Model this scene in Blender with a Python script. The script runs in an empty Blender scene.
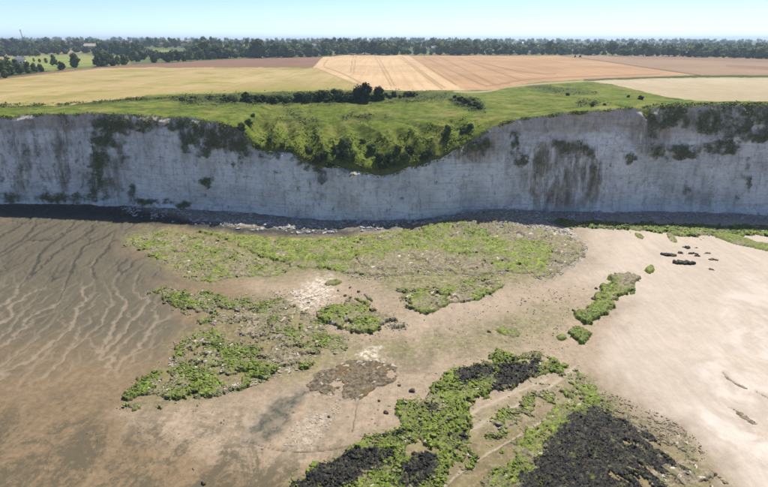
import bpy, math, random, heapq
import numpy as np

# ------------------------------------------------------------------ camera, world, sun, exposure
SC = bpy.context.scene
COL = SC.collection
H = 50.0                       # drone height above the beach, metres
FPX = 512.0                    # focal length in photo pixels (768 wide)
PITCH = math.atan((243.5 - 40.0) / FPX)
CP, SP = math.cos(PITCH), math.sin(PITCH)
cam_d = bpy.data.cameras.new("camera")
cam_d.sensor_width = 36.0
cam_d.lens = 24.0
cam_d.clip_start = 0.5
cam_d.clip_end = 60000.0
cam = bpy.data.objects.new("camera", cam_d)
cam.location = (0, 0, H)
cam.rotation_euler = (math.pi / 2 - PITCH, 0, 0)
COL.objects.link(cam)
SC.camera = cam

SUN_EL, SUN_AZ = math.radians(59.0), math.radians(27.0)   # azimuth clockwise from +Y (the view direction)
world = bpy.data.worlds.new("World")
SC.world = world
world.use_nodes = True
wn = world.node_tree.nodes
bg = wn["Background"]
sky = wn.new("ShaderNodeTexSky")
sky.sky_type = 'NISHITA'
sky.sun_disc = False
sky.sun_elevation = SUN_EL
sky.sun_rotation = SUN_AZ
sky.altitude = 50.0
sky.air_density = 0.42
sky.dust_density = 0.35
sky.ozone_density = 2.0
world.node_tree.links.new(sky.outputs[0], bg.inputs[0])
bg.inputs[1].default_value = 0.14
sl = bpy.data.lights.new("sun", 'SUN')
sl.energy = 5.0
sl.angle = math.radians(0.53)
sl.color = (1.0, 0.955, 0.88)
sun = bpy.data.objects.new("sun", sl)
from mathutils import Vector
sd = Vector((math.sin(SUN_AZ) * math.cos(SUN_EL), math.cos(SUN_AZ) * math.cos(SUN_EL), math.sin(SUN_EL)))
sun.rotation_euler = sd.to_track_quat('Z', 'Y').to_euler()
sun.location = (60, 100, 150)
COL.objects.link(sun)
SC.view_settings.view_transform = 'Standard'
SC.view_settings.look = 'None'
SC.view_settings.gamma = 1.0
SC.view_settings.exposure = 0.48
SC.cycles.volume_bounces = 0
SC.cycles.max_bounces = 6

# ------------------------------------------------------------------ numeric helpers
rng = np.random.default_rng(7)
random.seed(7)
_perm = np.random.default_rng(3).permutation(4096).astype(np.int64)
_ang = np.random.default_rng(4).random(4096) * 2 * np.pi
_gx, _gy = np.cos(_ang), np.sin(_ang)
_r1, _r2 = np.random.default_rng(5).random(4096), np.random.default_rng(6).random(4096)

def _h(i, j, s):
    return _perm[(_perm[(i + s * 131) & 4095] + j) & 4095]

def perlin(x, y, s=0):
    xi, yi = np.floor(x).astype(np.int64), np.floor(y).astype(np.int64)
    fx, fy = x - xi, y - yi
    u, v = fx * fx * fx * (fx * (fx * 6 - 15) + 10), fy * fy * fy * (fy * (fy * 6 - 15) + 10)
    def g(a, b):
        k = _h(xi + a, yi + b, s)
        return _gx[k] * (fx - a) + _gy[k] * (fy - b)
    return ((g(0, 0) * (1 - u) + g(1, 0) * u) * (1 - v) + (g(0, 1) * (1 - u) + g(1, 1) * u) * v) * 1.5

def fbm(x, y, o=4, s=0, gain=0.5):
    t, a, n = 0, 1.0, 0
    for k in range(o):
        t = t + a * perlin(x, y, s + k)
        n += a
        a *= gain
        x, y = x * 2.03 + 17.1, y * 2.03 - 9.7
    return t / n * 1.4

def worley(x, y, s=0):
    xi, yi = np.floor(x).astype(np.int64), np.floor(y).astype(np.int64)
    f1 = np.full(x.shape, 9.0)
    cid = np.zeros(x.shape)
    for a in (-1, 0, 1):
        for b in (-1, 0, 1):
            k = _h(xi + a, yi + b, s)
            d = (xi + a + _r1[k] - x) ** 2 + (yi + b + _r2[k] - y) ** 2
            m = d < f1
            f1 = np.where(m, d, f1)
            cid = np.where(m, _r1[(k * 7 + 3) & 4095], cid)
    return np.sqrt(f1), cid

def sstep(a, b, x):
    t = np.clip((x - a) / (b - a), 0, 1)
    return t * t * (3 - 2 * t)

def dep(py):
    return PITCH + np.arctan((np.asarray(py, float) - 243.5) / FPX)

def ground(px, py, z=0.0):
    """world x, y where the sight line through a photo pixel meets the level z"""
    y = (H - z) / np.tan(dep(py))
    return (np.asarray(px, float) - 384.0) / FPX * (y * CP + (H - z) * SP), y

def project(x, y, z):
    d = y * CP + (H - z) * SP
    return 384.0 + FPX * x / d, 243.5 + FPX * ((H - z) * CP - y * SP) / d

def chaikin(p, n=2, closed=True):
    p = np.asarray(p, float)
    for _ in range(n):
        q = np.roll(p, -1, 0) if closed else p[1:]
        a = p if closed else p[:-1]
        r = np.empty((2 * len(a), 2))
        r[0::2], r[1::2] = a * .75 + q * .25, a * .25 + q * .75
        if not closed:
            r = np.vstack([p[:1], r, p[-1:]])
        p = r
    return p

def sdf(P, x, y, margin=8.0):
    """signed distance to polygon P (positive inside), metres or pixels as given"""
    out = np.full(x.shape, -margin)
    b = (x > P[:, 0].min() - margin) & (x < P[:, 0].max() + margin) & (y > P[:, 1].min() - margin) & (y < P[:, 1].max() + margin)
    if not b.any():
        return out
    X, Y = x[b], y[b]
    d = np.full(X.shape, 1e9)
    ins = np.zeros(X.shape, bool)
    Q = np.roll(P, -1, 0)
    for (ax, ay), (bx, by) in zip(P, Q):
        ex, ey = bx - ax, by - ay
        L = ex * ex + ey * ey + 1e-12
        t = np.clip(((X - ax) * ex + (Y - ay) * ey) / L, 0, 1)
        d = np.minimum(d, (X - ax - t * ex) ** 2 + (Y - ay - t * ey) ** 2)
        if abs(ey) > 1e-12:
            c = ((ay > Y) != (by > Y)) & (X < (Y - ay) / ey * ex + ax)
            ins ^= c
    d = np.sqrt(d)
    out[b] = np.maximum(np.where(ins, d, -d), -margin)
    return out

def wpoly(pts, z=0.0, n=2):
    p = chaikin(pts, n)
    x, y = ground(p[:, 0], p[:, 1], z)
    return np.stack([x, y], 1)

# ------------------------------------------------------------------ scene helpers
def mesh_from(name, verts, faces, smooth=True):
    me = bpy.data.meshes.new(name)
    verts = np.ascontiguousarray(verts, np.float32)
    faces = np.ascontiguousarray(faces, np.int32)
    nf, k = faces.shape
    me.vertices.add(len(verts))
    me.vertices.foreach_set("co", verts.ravel())
    me.loops.add(nf * k)
    me.loops.foreach_set("vertex_index", faces.ravel())
    me.polygons.add(nf)
    me.polygons.foreach_set("loop_start", np.arange(0, nf * k, k, dtype=np.int32))
    me.update(calc_edges=True)
    me.polygons.foreach_set("use_smooth", np.full(nf, smooth, bool))
    me.update()
    return me

def attr(me, **kw):
    for k, v in kw.items():
        a = me.attributes.new(k, 'FLOAT', 'POINT')
        a.data.foreach_set("value", np.ascontiguousarray(v, np.float32).ravel())

def tag(o, label=None, cat=None, group=None, kind=None):
    for k, v in (("label", label), ("category", cat), ("group", group), ("kind", kind)):
        if v:
            o[k] = v
    return o

def link(name, me, mat=None, parent=None):
    o = bpy.data.objects.new(name, me)
    COL.objects.link(o)
    if mat is not None and me is not None and not me.materials:
        me.materials.append(mat)
    if parent is not None:
        o.parent = parent
    return o

def empty(name, loc=(0, 0, 0), rz=0.0, s=1.0):
    o = bpy.data.objects.new(name, None)
    o.empty_display_size = 0.3
    o.location = loc
    o.rotation_euler = (0, 0, rz)
    o.scale = (s, s, s) if not isinstance(s, tuple) else s
    COL.objects.link(o)
    return o

def grid_faces(nr, nc):
    i = np.arange(nr * nc).reshape(nr, nc)
    return np.stack([i[:-1, :-1], i[:-1, 1:], i[1:, 1:], i[1:, :-1]], -1).reshape(-1, 4)

def sub_mesh(name, verts, faces, keep, attrs, smooth=True):
    """mesh from the kept faces only, attributes carried along"""
    f = faces[keep]
    used = np.unique(f)
    remap = np.zeros(len(verts), np.int64)
    remap[used] = np.arange(len(used))
    me = mesh_from(name, verts[used], remap[f], smooth)
    attr(me, **{k: v.ravel()[used] for k, v in attrs.items()})
    return me

# ------------------------------------------------------------------ node helpers
class Mat:
    def __init__(self, name):
        self.m = bpy.data.materials.new(name)
        self.m.use_nodes = True
        self.t = self.m.node_tree
        self.n = self.t.nodes
        self.b = self.n["Principled BSDF"]
        self.b.inputs["Specular IOR Level"].default_value = 0.25
        self.co = None
    def _set(self, sock, v):
        if isinstance(v, bpy.types.NodeSocket):
            self.t.links.new(v, sock)
        elif isinstance(v, tuple) and len(v) == 3:
            sock.default_value = (*v, 1.0)
        else:
            sock.default_value = v
    def pos(self):
        if self.co is None:
            self.co = self.n.new("ShaderNodeNewGeometry").outputs["Position"]
        return self.co
    def obj(self):
        return self.n.new("ShaderNodeTexCoord").outputs["Object"]
    def scale(self, s, v=None):
        q = self.n.new("ShaderNodeMapping")
        self.t.links.new(v or self.pos(), q.inputs[0])
        q.inputs["Scale"].default_value = s
        return q.outputs[0]
    def rot(self, a, s, v=None):
        q = self.n.new("ShaderNodeMapping")
        self.t.links.new(v or self.pos(), q.inputs[0])
        q.inputs["Rotation"].default_value = (0, 0, a)
        q.inputs["Scale"].default_value = s
        return q.outputs[0]
    def noise(self, s, d=4.0, r=0.55, v=None, dist=0.0):
        q = self.n.new("ShaderNodeTexNoise")
        self.t.links.new(v or self.pos(), q.inputs["Vector"])
        q.inputs["Scale"].default_value = s
        q.inputs["Detail"].default_value = d
        q.inputs["Roughness"].default_value = r
        q.inputs["Distortion"].default_value = dist
        return q.outputs["Fac"]
    def vor(self, s, v=None, out="Distance", feat='F1'):
        q = self.n.new("ShaderNodeTexVoronoi")
        q.feature = feat
        self.t.links.new(v or self.pos(), q.inputs["Vector"])
        q.inputs["Scale"].default_value = s
        return q.outputs[out]
    def attr(self, name):
        q = self.n.new("ShaderNodeAttribute")
        q.attribute_name = name
        return q.outputs["Fac"]
    def rand(self):
        return self.n.new("ShaderNodeObjectInfo").outputs["Random"]
    def math(self, op, a, b=0.0, c=0.0, clamp=False):
        q = self.n.new("ShaderNodeMath")
        q.operation = op
        q.use_clamp = clamp
        self._set(q.inputs[0], a)
        self._set(q.inputs[1], b)
        self._set(q.inputs[2], c)
        return q.outputs[0]
    def step(self, x, a, b):
        q = self.n.new("ShaderNodeMapRange")
        q.interpolation_type = 'SMOOTHSTEP'
        self._set(q.inputs["Value"], x)
        q.inputs["From Min"].default_value = a
        q.inputs["From Max"].default_value = b
        return q.outputs["Result"]
    def mix(self, f, a, b, mode='MIX'):
        q = self.n.new("ShaderNodeMix")
        q.data_type = 'RGBA'
        q.blend_type = mode
        self._set(q.inputs[0], f)
        self._set(q.inputs[6], a)
        self._set(q.inputs[7], b)
        return q.outputs[2]
    def lerp(self, f, a, b):
        q = self.n.new("ShaderNodeMix")
        q.data_type = 'FLOAT'
        self._set(q.inputs[0], f)
        self._set(q.inputs[2], a)
        self._set(q.inputs[3], b)
        return q.outputs[0]
    def gray(self, v):
        q = self.n.new("ShaderNodeCombineColor")
        for i in range(3):
            self._set(q.inputs[i], v)
        return q.outputs[0]
    def mul(self, col, lo, hi, f):
        """col times a factor that runs lo..hi with f"""
        return self.mix(1.0, col, self.gray(self.lerp(f, lo, hi)), 'MULTIPLY')
    def bump(self, h, strength=0.5, dist=0.1, prev=None):
        q = self.n.new("ShaderNodeBump")
        q.inputs["Strength"].default_value = strength
        q.inputs["Distance"].default_value = dist
        self.t.links.new(h, q.inputs["Height"])
        if prev is not None:
            self.t.links.new(prev, q.inputs["Normal"])
        return q.outputs[0]
    def done(self, col, rough=0.9, normal=None, spec=None):
        self._set(self.b.inputs["Base Color"], col)
        self._set(self.b.inputs["Roughness"], rough)
        if normal is not None:
            self.t.links.new(normal, self.b.inputs["Normal"])
        if spec is not None:
            self._set(self.b.inputs["Specular IOR Level"], spec)
        return self.m

def plain(name, col, rough=0.85, var=0.25, s=2.0):
    m = Mat(name)
    c = m.mul(col, 1 - var, 1 + var, m.noise(s, 5))
    return m.done(c, rough)

# ------------------------------------------------------------------ the lie of the land
ZP = 29.5                                       # level of the clifftop plain
DP = (H - ZP) * SP
ZFOOT = 0.8
FOOT = np.array([(-400, 196), (-150, 200), (0, 203), (60, 204), (130, 206), (190, 209), (250, 213), (300, 218), (350, 221), (430, 221),
                 (500, 217), (560, 213), (640, 211), (700, 212), (768, 215), (920, 220), (1200, 226)], float)
EDGE = np.array([(-400, 117), (-150, 116), (0, 116), (14, 117.5), (24, 114.5), (60, 113.5), (75, 114), (100, 113), (130, 114.5), (160, 116.5), (200, 119), (218, 122),
                 (232, 126), (244, 131), (251, 143), (262, 151), (275, 152), (290, 153), (300, 158), (312, 165), (325, 167), (338, 166), (352, 171), (365, 172), (380, 176), (395, 173),
                 (410, 167), (426, 163), (440, 159), (452, 152), (465, 145), (478, 136), (490, 129), (503, 122.5), (520, 119), (545, 115.5),
                 (575, 112), (600, 110), (636, 108.5), (642, 111), (646, 118), (650, 109), (660, 107.5), (700, 106), (768, 105), (920, 103), (1200, 102)], float)
FX, FY = ground(FOOT[:, 0], FOOT[:, 1], ZFOOT)

def foot_y(x):
    return np.interp(x, FX, FY)

def _edge_world():
    px, py = EDGE.T
    u = (px - 384) / FPX
    y = np.full(px.shape, 155.0)
    for _ in range(8):
        z = H - y * np.tan(dep(py))
        x = u * (y * CP + (H - z) * SP)
        y = foot_y(x) + 1.5 + 0.09 * z
    z = H - y * np.tan(dep(py))
    return u * (y * CP + (H - z) * SP), y, z
EX, EY, EZ = _edge_world()
_ex = np.arange(EX[0], EX[-1], 0.35)
_ey = np.interp(_ex, EX, EY) + 0.8 * fbm(_ex * .11, _ex * 0, 3, 41) + 0.25 * fbm(_ex * .7, _ex * 0, 2, 42)
_ez = np.interp(_ex, EX, EZ) + 0.45 * fbm(_ex * .16, _ex * 0 + 5, 3, 43) + 0.15 * fbm(_ex * .9, _ex * 0 + 5, 2, 44)

def edge_y(x):
    return np.interp(x, _ex, _ey)

def edge_z(x):
    return np.interp(x, _ex, _ez)

def far_rise(x, y):
    u = x / np.maximum(y, 1.0)
    return 8.0 * sstep(760, 1050, y) * sstep(0.35, 0.02, u) * (0.7 + 0.3 * np.sin(u * 9)) + 13.0 * sstep(1300, 3000, y)

def plateau_z(x, y):
    ye, ze = edge_y(x), edge_z(x)
    t = np.clip((y - ye) / 52.0, 0, 1)
    g = np.sqrt(t + 1e-9) * (1 - .25 * t * t) + .25 * t * t
    drop = ZP - ze
    z = ze + drop * g
    big = sstep(2.0, 9.0, drop)                 # the slumped bowl: spurs and hummocks
    env = big * sstep(0, .10, t) * (1 - sstep(.25, .55, t))
    spur = 2.0 - 6.5 * np.abs(fbm(x * .055 + .02 * y, y * .018 - x * .01, 3, 51)) + .5 * fbm(x * .3, y * .3, 4, 52)
    z = z + env * spur * 1.0
    roll = 1 - big * (1 - t)
    z = z + roll * sstep(0, .3, t) * (.55 * fbm(x * .03, y * .03, 3, 53) * (1 - sstep(60, 160, y - ye)) + .12 * fbm(x * .3, y * .3, 3, 54) * (1 - sstep(40, 60, y - ye)))
    return z + far_rise(x, y)

def bank(x, y):
    """rise of the beach towards the cliff, with the shingle bank in the middle right"""
    d = foot_y(x) - y
    z = ZFOOT * 1.1 * sstep(16, 0, d)
    px, _ = project(x, y, 0 * x)
    return z + 2.6 * sstep(16, 5, d) * sstep(-2, 5, d + 3) * np.exp(-((px - 490) / 55.0) ** 2)

# ------------------------------------------------------------------ beach sand with drainage channels
STEP = 1.05
gpx = np.arange(-95, 866, STEP)
gpy = np.arange(199.0, 548, STEP)
PX, PY = np.meshgrid(gpx, gpy)
BX, BY = ground(PX, PY)

def splat(lines, width, scale=1.0):
    """soft mask of polylines given in photo pixels, widths in pixels"""
    out = np.zeros(PX.shape)
    for ln, w0 in lines:
        p = chaikin(ln, 2, False)
        seg = np.hypot(*np.diff(p, axis=0).T)
        s = np.concatenate([[0], np.cumsum(seg)])
        n = max(4, int(s[-1] / 0.5))
        q = np.linspace(0, s[-1], n)
        x, y = np.interp(q, s, p[:, 0]), np.interp(q, s, p[:, 1])
        x = x + 1.2 * fbm(q * .10 + ln[0][0], q * 0 + ln[0][1], 3, 61)
        w = w0 * width * (0.75 + 0.5 * fbm(q * .06, q * 0 + ln[0][0], 2, 62)) * np.clip(np.minimum(q / 10 + .35, 1), 0, 1)
        for k in range(n):
            r = max(w[k], .5) * 2.2 + 1
            i0, i1 = int((y[k] - r - gpy[0]) / STEP), int((y[k] + r - gpy[0]) / STEP) + 2
            j0, j1 = int((x[k] - r - gpx[0]) / STEP), int((x[k] + r - gpx[0]) / STEP) + 2
            i0, j0 = max(i0, 0), max(j0, 0)
            if i1 <= i0 or j1 <= j0:
                continue
            a = PX[i0:i1, j0:j1] - x[k]
            b = (PY[i0:i1, j0:j1] - y[k]) * 1.5
            v = np.exp(-(a * a + b * b) / (2 * (max(w[k], .45) * .62) ** 2))
            out[i0:i1, j0:j1] = np.maximum(out[i0:i1, j0:j1], v)
    return out

dark_ch = [([(116, 229), (101, 239), (81, 246), (76, 257), (71, 269), (63, 291), (57, 302)], 1.3),
           ([(71, 229), (57, 239), (45, 246), (37, 257), (35, 265), (24, 281), (18, 288)], 1.3),
           ([(62, 222), (40, 232), (26, 240), (12, 250), (-20, 266)], 1.0), ([(36, 222), (28, 234), (10, 246), (-15, 262), (-60, 280)], 1.2),
           ([(95, 226), (80, 238), (62, 247), (50, 256)], 1.0), ([(84, 222), (66, 233), (45, 240), (30, 240)], .9),
           ([(116, 229), (112, 240), (104, 250), (96, 262)], .9), ([(20, 225), (0, 236), (-40, 255)], 1.0), ([(-20, 222), (-60, 240), (-100, 262)], 1.0),
           ([(100, 236), (88, 240), (78, 238)], .8), ([(130, 232), (112, 246), (98, 256)], .7), ([(50, 224), (30, 238), (24, 243)], .8), ([(60, 262), (45, 284), (36, 298)], .7)]
pale_ch = [([(97, 255), (90, 269), (96, 283), (94, 293), (85, 301), (76, 305), (76, 316), (66, 332), (48, 344), (30, 360), (0, 372)], 1.6),
           ([(127, 268), (116, 276), (113, 286), (120, 296), (127, 302), (118, 316), (111, 330), (104, 344), (94, 356)], 1.6),
           ([(142, 269), (133, 283), (135, 293), (142, 300), (151, 293)], 1.5), ([(151, 291), (146, 305), (132, 319), (123, 330), (113, 342), (100, 356), (85, 366)], 2.0),
           ([(58, 272), (48, 283), (35, 298), (26, 307), (14, 321), (7, 330), (-10, 345)], 1.5), ([(104, 281), (111, 295), (112, 302), (104, 316), (94, 330), (80, 341), (70, 350), (60, 363), (42, 377)], 1.4),
           ([(83, 279), (81, 290), (85, 299)], 1.3), ([(14, 274), (15, 283), (19, 287), (9, 300), (0, 306), (-30, 316)], 1.9), ([(59, 312), (50, 323), (42, 330), (30, 342), (8, 360), (-20, 376)], 1.2),
           ([(80, 325), (73, 344), (57, 363), (42, 377)], 1.4), ([(139, 327), (116, 351), (94, 363)], 1.3), ([(130, 325), (113, 341)], 1.0), ([(68, 325), (47, 337), (31, 346), (0, 370)], 1.1),
           ([(35, 325), (35, 337)], .9), ([(48, 325), (38, 337), (28, 348)], .9), ([(26, 330), (7, 341), (0, 346), (-30, 358)], 1.0), ([(59, 339), (50, 353), (19, 375)], 1.1), ([(156, 325), (153, 339), (146, 352)], 1.0),
           ([(57, 302), (53, 312), (44, 322)], 1.0), ([(48, 265), (38, 268), (24, 279)], 1.0), ([(22, 268), (24, 274), (30, 276)], 1.1), ([(119, 258), (110, 268), (98, 276)], .8), ([(28, 314), (40, 305)], .8),
           ([(20, 310), (22, 304)], .8), ([(90, 320), (82, 330)], .9), ([(-20, 300), (-50, 318), (-90, 336)], 1.3), ([(135, 262), (128, 268)], .8), ([(160, 315), (150, 330), (140, 342)], .9)]
CH_P, CH_D = splat(pale_ch, 0.95), splat(dark_ch, 1.0)

def drainage():
    """runnels cut by water leaving the flat: downhill flow gathered over a gently sloping, bumpy sand bed"""
    q = .32
    xs, ys = np.arange(-150, -8, q), np.arange(58, 166, q)
    X, Y = np.meshgrid(xs, ys)
    h = Y * .020 - X * .006 + .20 * fbm(X * .10, Y * .04, 4, 651) + .03 * fbm(X * .6, Y * .4, 3, 655) + .012 * np.random.default_rng(9).random(X.shape)
    px, py = project(X, Y, 0 * X)
    jj = np.clip((px - gpx[0]) / STEP, 0, len(gpx) - 1).astype(int)
    ii = np.clip((py - gpy[0]) / STEP, 0, len(gpy) - 1).astype(int)
    h = h - .10 * np.maximum(CH_P, CH_D)[ii, jj]
    nr, nc = h.shape
    hl, acc, par, order = h.ravel().tolist(), [1.0] * (nr * nc), [-1] * (nr * nc), []
    seen = [False] * (nr * nc)
    heap = []
    for k in list(range(nc)) + [r * nc for r in range(1, nr)]:      # water leaves along the seaward side and the left
        seen[k] = True
        heapq.heappush(heap, (hl[k], k))
    while heap:
        hk, k = heapq.heappop(heap)
        order.append(k)
        r, c = divmod(k, nc)
        for dr, dc in ((-1, -1), (-1, 0), (-1, 1), (0, -1), (0, 1), (1, -1), (1, 0), (1, 1)):
            rr, cc = r + dr, c + dc
            if 0 <= rr < nr and 0 <= cc < nc:
                q_ = rr * nc + cc
                if not seen[q_]:
                    seen[q_] = True
                    par[q_] = k
                    heapq.heappush(heap, (max(hl[q_], hk), q_))
    for k in reversed(order):
        if par[k] >= 0:
            acc[par[k]] += acc[k]
    A = np.log(np.array(acc)).reshape(h.shape)
    B = A.copy()
    for sft in ((0, 1), (1, 0)):
        B = np.maximum(B, np.roll(A, sft, (0, 1)) - 2.4)
    wx = BX + .55 * fbm(BX * .7, BY * .5, 3, 661)
    wy = BY + .55 * fbm(BX * .7 + 9, BY * .5, 3, 663)
    fi, fj = np.clip((wy - ys[0]) / q, 0, nr - 2.01), np.clip((wx - xs[0]) / q, 0, nc - 2.01)
    i0, j0 = fi.astype(int), fj.astype(int)
    a, b = fi - i0, fj - j0
    out = (B[i0, j0] * (1 - a) + B[i0 + 1, j0] * a) * (1 - b) + (B[i0, j0 + 1] * (1 - a) + B[i0 + 1, j0 + 1] * a) * b
    return out * (wx < -9) * (wx > -148)
FLOW = drainage()
FL = .45 * sstep(1.3, 2.8, FLOW) + .55 * sstep(3.2, 5.8, FLOW)
CH_P = np.maximum(CH_P * .4, .95 * FL * sstep(262, 300, PY + 14 * fbm(BX * .05, BY * .05, 3, 667)))
CH_D = np.maximum(CH_D * .9, .85 * FL * (1 - sstep(268, 292, PY + 14 * fbm(BX * .05, BY * .05, 3, 667))))

def pmask(pts, soft=2.0, warp=4.0, ws=.06, seed=70, n=2):
    """soft mask of an outline given in photo pixels, frayed by noise"""
    P = chaikin(pts, n)
    x = PX + warp * fbm(PX * ws, PY * ws * 1.6, 4, seed)
    y = PY + warp * .6 * fbm(PX * ws + 31, PY * ws * 1.6, 4, seed + 3)
    return sstep(-soft, soft, sdf(P, x, y, soft + 3))

M_mud = pmask([(-200, 190), (0, 205), (120, 210), (165, 222), (150, 238), (118, 246), (150, 262), (182, 276), (208, 286), (152, 288), (160, 303), (195, 319), (180, 335), (168, 360), (140, 374), (100, 372), (60, 376), (20, 384), (-40, 400), (-200, 410)], 16, 20, .03, 71)
M_pale = pmask([(560, 190), (1000, 190), (1000, 700), (760, 700), (730, 480), (690, 440), (640, 408), (605, 385), (590, 360), (600, 330), (625, 300), (560, 285), (500, 305), (440, 322), (420, 316), (480, 300), (545, 280), (590, 262), (588, 240)], 30, 16, .03, 75)
M_mid = pmask([(290, 262), (560, 270), (600, 300), (600, 400), (450, 440), (330, 470), (250, 470), (120, 430), (130, 400), (260, 385), (330, 360), (300, 320), (230, 285)], 20, 18, .03, 78)
M_chalk = pmask([(288, 300), (300, 288), (318, 278), (334, 274), (330, 290), (338, 296), (322, 302), (316, 312), (300, 312)], 4, 9, .09, 81)
M_chalk = np.maximum(M_chalk, pmask([(352, 357), (362, 350), (385, 344), (372, 354), (392, 362), (372, 362)], 2, 4, .09, 82))
M_chalk = np.maximum(M_chalk, .4 * pmask([(290, 440), (300, 420), (325, 408), (330, 425), (318, 445), (296, 452)], 3, 9, .13, 83))
M_pool = pmask([(267, 404), (280, 395), (300, 388), (312, 390), (305, 397), (292, 412), (288, 427), (272, 440), (250, 446), (243, 438), (253, 420)], 5, 6, .06, 84)
M_weed_shade = pmask([(-200, 200), (0, 206), (100, 208), (140, 212), (190, 222), (250, 229), (330, 232), (385, 229), (440, 223), (400, 229), (370, 233), (330, 237), (260, 236), (205, 230), (135, 222), (100, 218), (0, 216), (-200, 214)], 2, 4, .06, 86)  # dark weed strip shaped to the cliff's shadow band, painting shade too
M_rub = pmask([(120, 206), (190, 211), (250, 215), (330, 222), (430, 222), (510, 217), (600, 212), (768, 216), (950, 222), (950, 229), (768, 224), (600, 222), (560, 226), (592, 246), (582, 262), (560, 274), (530, 266), (500, 240), (440, 228), (380, 231), (330, 234), (250, 231), (190, 224)], 4, 9, .05, 88)
M_film = pmask([(120, 232), (160, 226), (220, 234), (330, 240), (440, 232), (575, 236), (580, 262), (520, 285), (440, 292), (400, 290), (340, 275), (290, 276), (215, 284), (150, 262)], 10, 14, .05, 90)
M_film = np.maximum(M_film, .6 * pmask([(215, 290), (270, 296), (300, 312), (345, 338), (420, 340), (500, 318), (560, 300), (575, 330), (510, 348), (400, 362), (310, 380), (250, 384), (180, 408), (130, 408), (185, 330)], 9, 16, .05, 92))
M_film = np.maximum(M_film, .5 * pmask([(570, 368), (600, 380), (650, 420), (700, 450), (735, 490), (760, 540), (250, 545), (300, 470), (400, 425), (470, 415), (560, 375)], 8, 12, .05, 94))
M_wet = pmask([(700, 300), (735, 280), (770, 280), (900, 290), (900, 560), (770, 500), (700, 425), (690, 385), (720, 340)], 22, 30, .02, 96)
M_wetl = pmask([(-200, 420), (60, 395), (130, 420), (230, 400), (240, 450), (420, 440), (300, 500), (260, 600), (-200, 600)], 30, 40, .02, 98)
M_wetl = np.maximum(M_wetl, .6 * pmask([(375, 366), (395, 338), (440, 326), (490, 316), (530, 318), (505, 345), (450, 360), (410, 382)], 10, 16, .04, 97))
crack = splat([([(585, 377), (577, 396), (565, 409), (543, 423), (518, 439), (493, 453), (465, 471), (443, 491)], .55), ([(357, 402), (356, 410), (354, 420), (352, 432)], .8), ([(245, 440), (280, 452), (320, 452), (350, 446)], .8), ([(722, 372), (731, 380), (744, 386)], .9),
               ([(732, 408), (745, 418), (757, 424)], .8), ([(756, 391), (770, 399), (800, 410)], .8), ([(350, 480), (365, 455), (380, 437)], .7)], 1.0)
gully = splat([([(575, 366), (560, 380), (530, 398), (500, 414), (470, 430), (452, 445)], 3.2), ([(583, 376), (574, 396), (562, 408), (540, 422), (515, 438), (490, 452), (462, 470), (440, 490)], 1.6), ([(550, 378), (510, 394), (475, 410), (455, 425)], 3.0)], 1.3)
muddy = M_mud * (1 - sstep(318, 392, PY + 22 * fbm(BX * .06, BY * .06, 4, 99)) * .85)
dist_edge = foot_y(BX) - BY
BZ = bank(BX, BY) + .10 * fbm(BX * .03, BY * .03, 4, 101) + .03 * fbm(BX * .35, BY * .35, 3, 104)
BZ = BZ - .16 * CH_P * M_mud - .22 * CH_D * muddy - .18 * crack + .05 * muddy * fbm(BX * .4, BY * .4, 3, 107)
BZ = BZ - .10 * gully - .12 * M_pool + M_chalk * .12 * (1 - worley(BX * .9, BY * .9, 109)[0]) + M_rub * .16 * (1 - worley(BX * 1.1, BY * 1.1, 111)[0])
w1 = worley(BX * 1.5, BY * 1.5, 113)[0]
film_n = sstep(-.15, .35, fbm(BX * .16, BY * .16, 5, 115))
BZ = BZ + M_film * film_n * .16 * (1 - w1) + M_weed_shade * .22 * (1 - worley(BX * 1.7, BY * 1.7, 117)[0])
BEACH_Z = BZ

m = Mat("wet_beach_sand")
fine = m.noise(6.0, 6, .65)
mid = m.noise(.35, 5, .6)
big = m.noise(.06, 4, .55, dist=1.0)
streak = m.noise(.42, 6, .62, m.rot(math.radians(-17), (1.5, .24, 1)), 1.2)
c = m.mix(m.attr("pale"), (.185, .128, .069), (.405, .333, .262))
c = m.mix(m.math('MULTIPLY', m.attr("mid"), .8), c, (.31, .238, .162))
c = m.mul(c, .82, 1.16, big)
c = m.mul(c, .9, 1.09, mid)
c = m.mul(c, .93, 1.06, m.step(streak, .3, .7))
rough_n = m.step(m.noise(.9, 8, .78), .3, .7)
c = m.mix(m.attr("pale"), m.mul(c, .72, 1.22, rough_n), m.mul(c, .93, 1.06, rough_n))
speck = m.math('MULTIPLY', m.step(m.noise(3.2, 6, .8), .63, .69), .6)
c = m.mix(speck, c, (.10, .085, .055))
wl = m.math('MULTIPLY', m.attr("wetl"), m.step(m.math('ADD', m.math('MULTIPLY', m.noise(.16, 7, .7, m.rot(math.radians(-17), (1.3, .7, 1)), .8), .65), m.math('MULTIPLY', m.noise(1.4, 6, .75), .35)), .46, .56))
c = m.mix(m.math('MULTIPLY', wl, .85), c, (.075, .062, .034))
mudc = m.mix(m.step(streak, .1, .9), (.066, .055, .033), (.12, .101, .063))
mudc = m.mul(mudc, .8, 1.2, m.noise(.7, 7, .75))
c = m.mix(m.attr("mud"), c, mudc)
c = m.mix(m.math('MULTIPLY', m.attr("chp"), m.lerp(m.noise(.8, 5, .7), .3, .9)), c, (.262, .205, .142))
c = m.mix(m.math('MULTIPLY', m.attr("chd"), .85), c, (.036, .033, .024))
rubc = m.mix(m.step(m.noise(1.6, 5, .7), .38, .62), (.13, .12, .10), (.42, .38, .33))
c = m.mix(m.math('MULTIPLY', m.attr("rub"), .9), c, rubc)
algc = m.mix(m.step(m.noise(.5, 5, .65), .35, .65), (.085, .08, .026), (.165, .165, .042))
algc = m.mix(m.step(m.noise(1.3, 4, .7), .5, .62), algc, (.27, .22, .14))
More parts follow.
